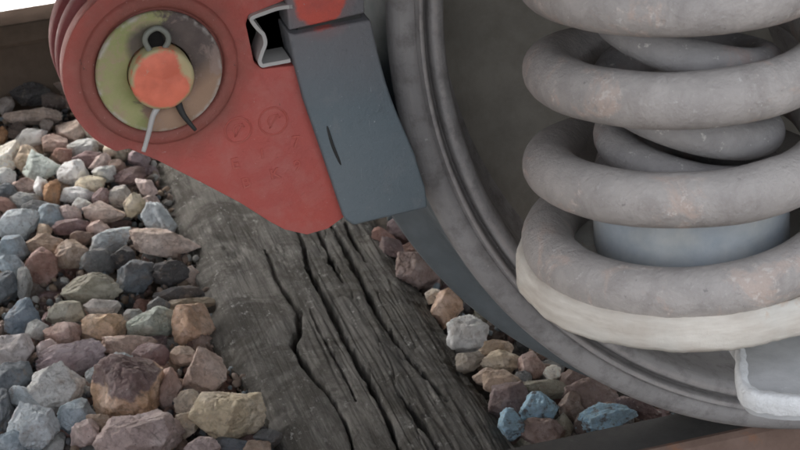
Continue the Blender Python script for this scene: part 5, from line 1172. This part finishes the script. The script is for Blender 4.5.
def rock(rad, seed, sub, crisp=110):
    """broken-stone shape: a random convex cut stone with chipped edges and rough faces"""
    rs = np.random.RandomState(seed % 2**31); V, Fc = ICO[sub]
    n = rs.randint(11, 18)
    N = rs.normal(size=(n, 3)); N /= np.linalg.norm(N, axis=1)[:, None]
    # spread the planes
    for _ in range(12):
        for i in range(n):
            d = N[i]-N; q = (d**2).sum(1)+1e-3; N[i] += .05*(d/q[:, None]).sum(0); N[i] /= np.linalg.norm(N[i])
    H = rs.uniform(.62, 1.0, n)
    dt = np.maximum(V@N.T, 1e-4)/H[None]
    r = (dt**crisp).sum(1)**(-1./crisp)
    P = V*r[:, None]
    P += V*(vnoise3(P*1.7+seed % 97, seed)*.10)[:, None]
    st = vnoise3(P*np.array([2.2, 5., 5.])+seed % 31, seed+5)
    rg = np.abs(vnoise3(P*3.3+seed % 13, seed+3)); rg2 = np.abs(vnoise3(P*7+seed % 17, seed+4))
    P -= V*(np.clip(.10-rg, 0, 1)*.42+np.clip(.08-rg2, 0, 1)*.28)[:, None]
    P += V*(np.round(st*9)/9*.085)[:, None] + V*(vnoise3(P*9+3, seed+7)*.045)[:, None] + V*(vnoise3(P*22+3, seed+9)*.028)[:, None]
    # one or two concave conchoidal chips
    for _ in range(rs.randint(1, 4)):
        c = rs.normal(size=3); c /= np.linalg.norm(c); c *= 1.12
        d = np.linalg.norm(P-c, axis=1); R = rs.uniform(.35, .6)
        push = np.clip(R-d, 0, None)
        P -= (P/np.linalg.norm(P, axis=1)[:, None])*(push*.7)[:, None]
    P -= (P.max(0)+P.min(0))/2
    P /= (P.max(0)-P.min(0))/2
    return P*np.array(rad), Fc
def mesh_np(name, P, Fc):
    me = bpy.data.meshes.new(name)
    me.vertices.add(len(P)); me.vertices.foreach_set('co', P.astype(np.float32).ravel())
    me.loops.add(Fc.size); me.loops.foreach_set('vertex_index', Fc.ravel())
    me.polygons.add(len(Fc)); me.polygons.foreach_set('loop_start', np.arange(0, Fc.size, 3, dtype=np.int32))
    me.update(calc_edges=True); return me
for loc, rad, ang, rgb, fill, seed, label, kind in DATA['stones']:
    rs = random.Random(seed)
    sub = 5 if fill or rad[0] < .03 else 6
    P, Fc = rock((rad[0], rad[1], rad[2]), seed, sub)
    a = math.radians(ang)
    # lay the stone's long axis along the direction seen in the photograph, then roll it a little
    xax = (r_*math.cos(a)+u_*math.sin(a)).normalized()
    zax = Vector((0, 0, 1)); zax = (zax-xax*zax.dot(xax)).normalized(); yax = zax.cross(xax)
    R = np.array(Matrix((xax, yax, zax)).transposed()) @ np.array(Matrix.Rotation(rs.uniform(-.25, .25), 3, 'X'))
    me = mesh_np('ballast_stone', P@R.T, Fc)
    o = obj('ballast_stone', me, M[('stone', 'stone_blue', 'stone_two')[kind]], loc=loc)
    o.color = (*rgb, 1)
    o['label'] = label; o['category'] = 'stone'; o['group'] = 'ballast stones'

# ballast outside the picture: one mass of small broken stones
def ballast_mass():
    rs = np.random.RandomState(5); Vs, Fs = [], []; off = 0
    protos = [rock((.026, .021, .018), 900+k, 3) for k in range(8)]
    vis = [(s[0][0], s[0][1]) for s in DATA['stones']]
    bmin = None
    y = -.95
    pts = []
    while y < 1.62:
        x = -1.6
        while x < 2.4:
            X, Y = x+rs.uniform(-.012, .012), y+rs.uniform(-.012, .012); x += .043
            if .31 < X < .62: continue
            if abs(Y) < .075 or abs(Y-1.505) < .085: continue
            p = Vector((X, Y, -.175))-cam.location
            dz = p.dot(f_); ix = cd['lens']/36*p.dot(r_)/dz; iy = cd['lens']/36*p.dot(u_)/dz
            inside = abs(ix) < .54 and -.32 < iy < .31 and 0 < Y < 1.5
            zz = -.178+.05*min(1, max(0, (Y-1.05)/.4)) - (.012 if not inside else .045)
            if inside: continue
            pts.append((X, Y, zz))
        y += .037
    for X, Y, Z in pts:
        P, Fc = protos[rs.randint(8)]
        q = rs.normal(size=4); q /= np.linalg.norm(q)
        from_q = np.array(Matrix(((1, 0, 0), (0, 1, 0), (0, 0, 1))))
        w_, a_, b_, c_ = q
        from_q = np.array([[1-2*(b_*b_+c_*c_), 2*(a_*b_-c_*w_), 2*(a_*c_+b_*w_)], [2*(a_*b_+c_*w_), 1-2*(a_*a_+c_*c_), 2*(b_*c_-a_*w_)], [2*(a_*c_-b_*w_), 2*(b_*c_+a_*w_), 1-2*(a_*a_+b_*b_)]])
        Vs.append(P@from_q.T+np.array([X, Y, Z+rs.uniform(-.004, .004)])); Fs.append(Fc+off); off += len(P)
    me = mesh_np('ballast', np.concatenate(Vs), np.concatenate(Fs).astype(np.int32))
    k = NT('mixed_ballast')
    isl = k.n('ShaderNodeNewGeometry').outputs['Random Per Island']
    cr = k.n('ShaderNodeValToRGB'); k.l(isl, cr.inputs[0])
    cols = [(.14, .14, .15), (.42, .33, .27), (.20, .13, .11), (.46, .46, .44), (.30, .23, .19), (.12, .10, .09), (.36, .27, .2), (.27, .32, .35)]
    e = cr.color_ramp; e.interpolation = 'CONSTANT'
    e.elements[0].color = (*cols[0], 1); e.elements[1].position = 1/8; e.elements[1].color = (*cols[1], 1)
    for i in range(2, 8): q = e.elements.new(i/8); q.color = (*cols[i], 1)
    n = k.noise(110, 6, .7)
    k.color(k.mix(k.ramp(n, .5, .7, 0, .5), cr.outputs[0], (.10, .08, .07))); k.rough(.85); k.bump(n, .002)
    o = obj('ballast', me, k.m); o['kind'] = 'stuff'; o['label'] = 'mixed broken stone ballast spread around the track'

ballast_mass()

# crumbs and chips of stone filling the gaps of the visible ballast
def chips():
    rs = np.random.RandomState(11); Vs, Fs = [], []; off = 0
    protos = [rock((1, .8, .7), 700+k, 2) for k in range(8)]
    for _ in range(5200):
        if rs.rand() < .74: X, Y = rs.uniform(-.02, .345), rs.uniform(.30, 1.46)
        else: X, Y = rs.uniform(.60, 1.05), rs.uniform(.06, 1.1)
        Z = -.172+.055*min(1, max(0, (Y-1.05)/.4))-rs.uniform(.012, .034)
        P, Fc = protos[rs.randint(8)]
        q = rs.normal(size=(3, 3)); Q, _r = np.linalg.qr(q)
        if np.linalg.det(Q) < 0: Q = -Q
        Vs.append((P@Q.T)*rs.uniform(.0025, .0075)+np.array([X, Y, Z])); Fs.append(Fc+off); off += len(P)
    me = mesh_np('stone_chips', np.concatenate(Vs), np.concatenate(Fs).astype(np.int32))
    o = obj('stone_chips', me, bpy.data.objects['ballast'].data.materials[0], smooth=False)
    o['kind'] = 'stuff'; o['label'] = 'small stone chips and crumbs filling the gaps between ballast stones'
chips()
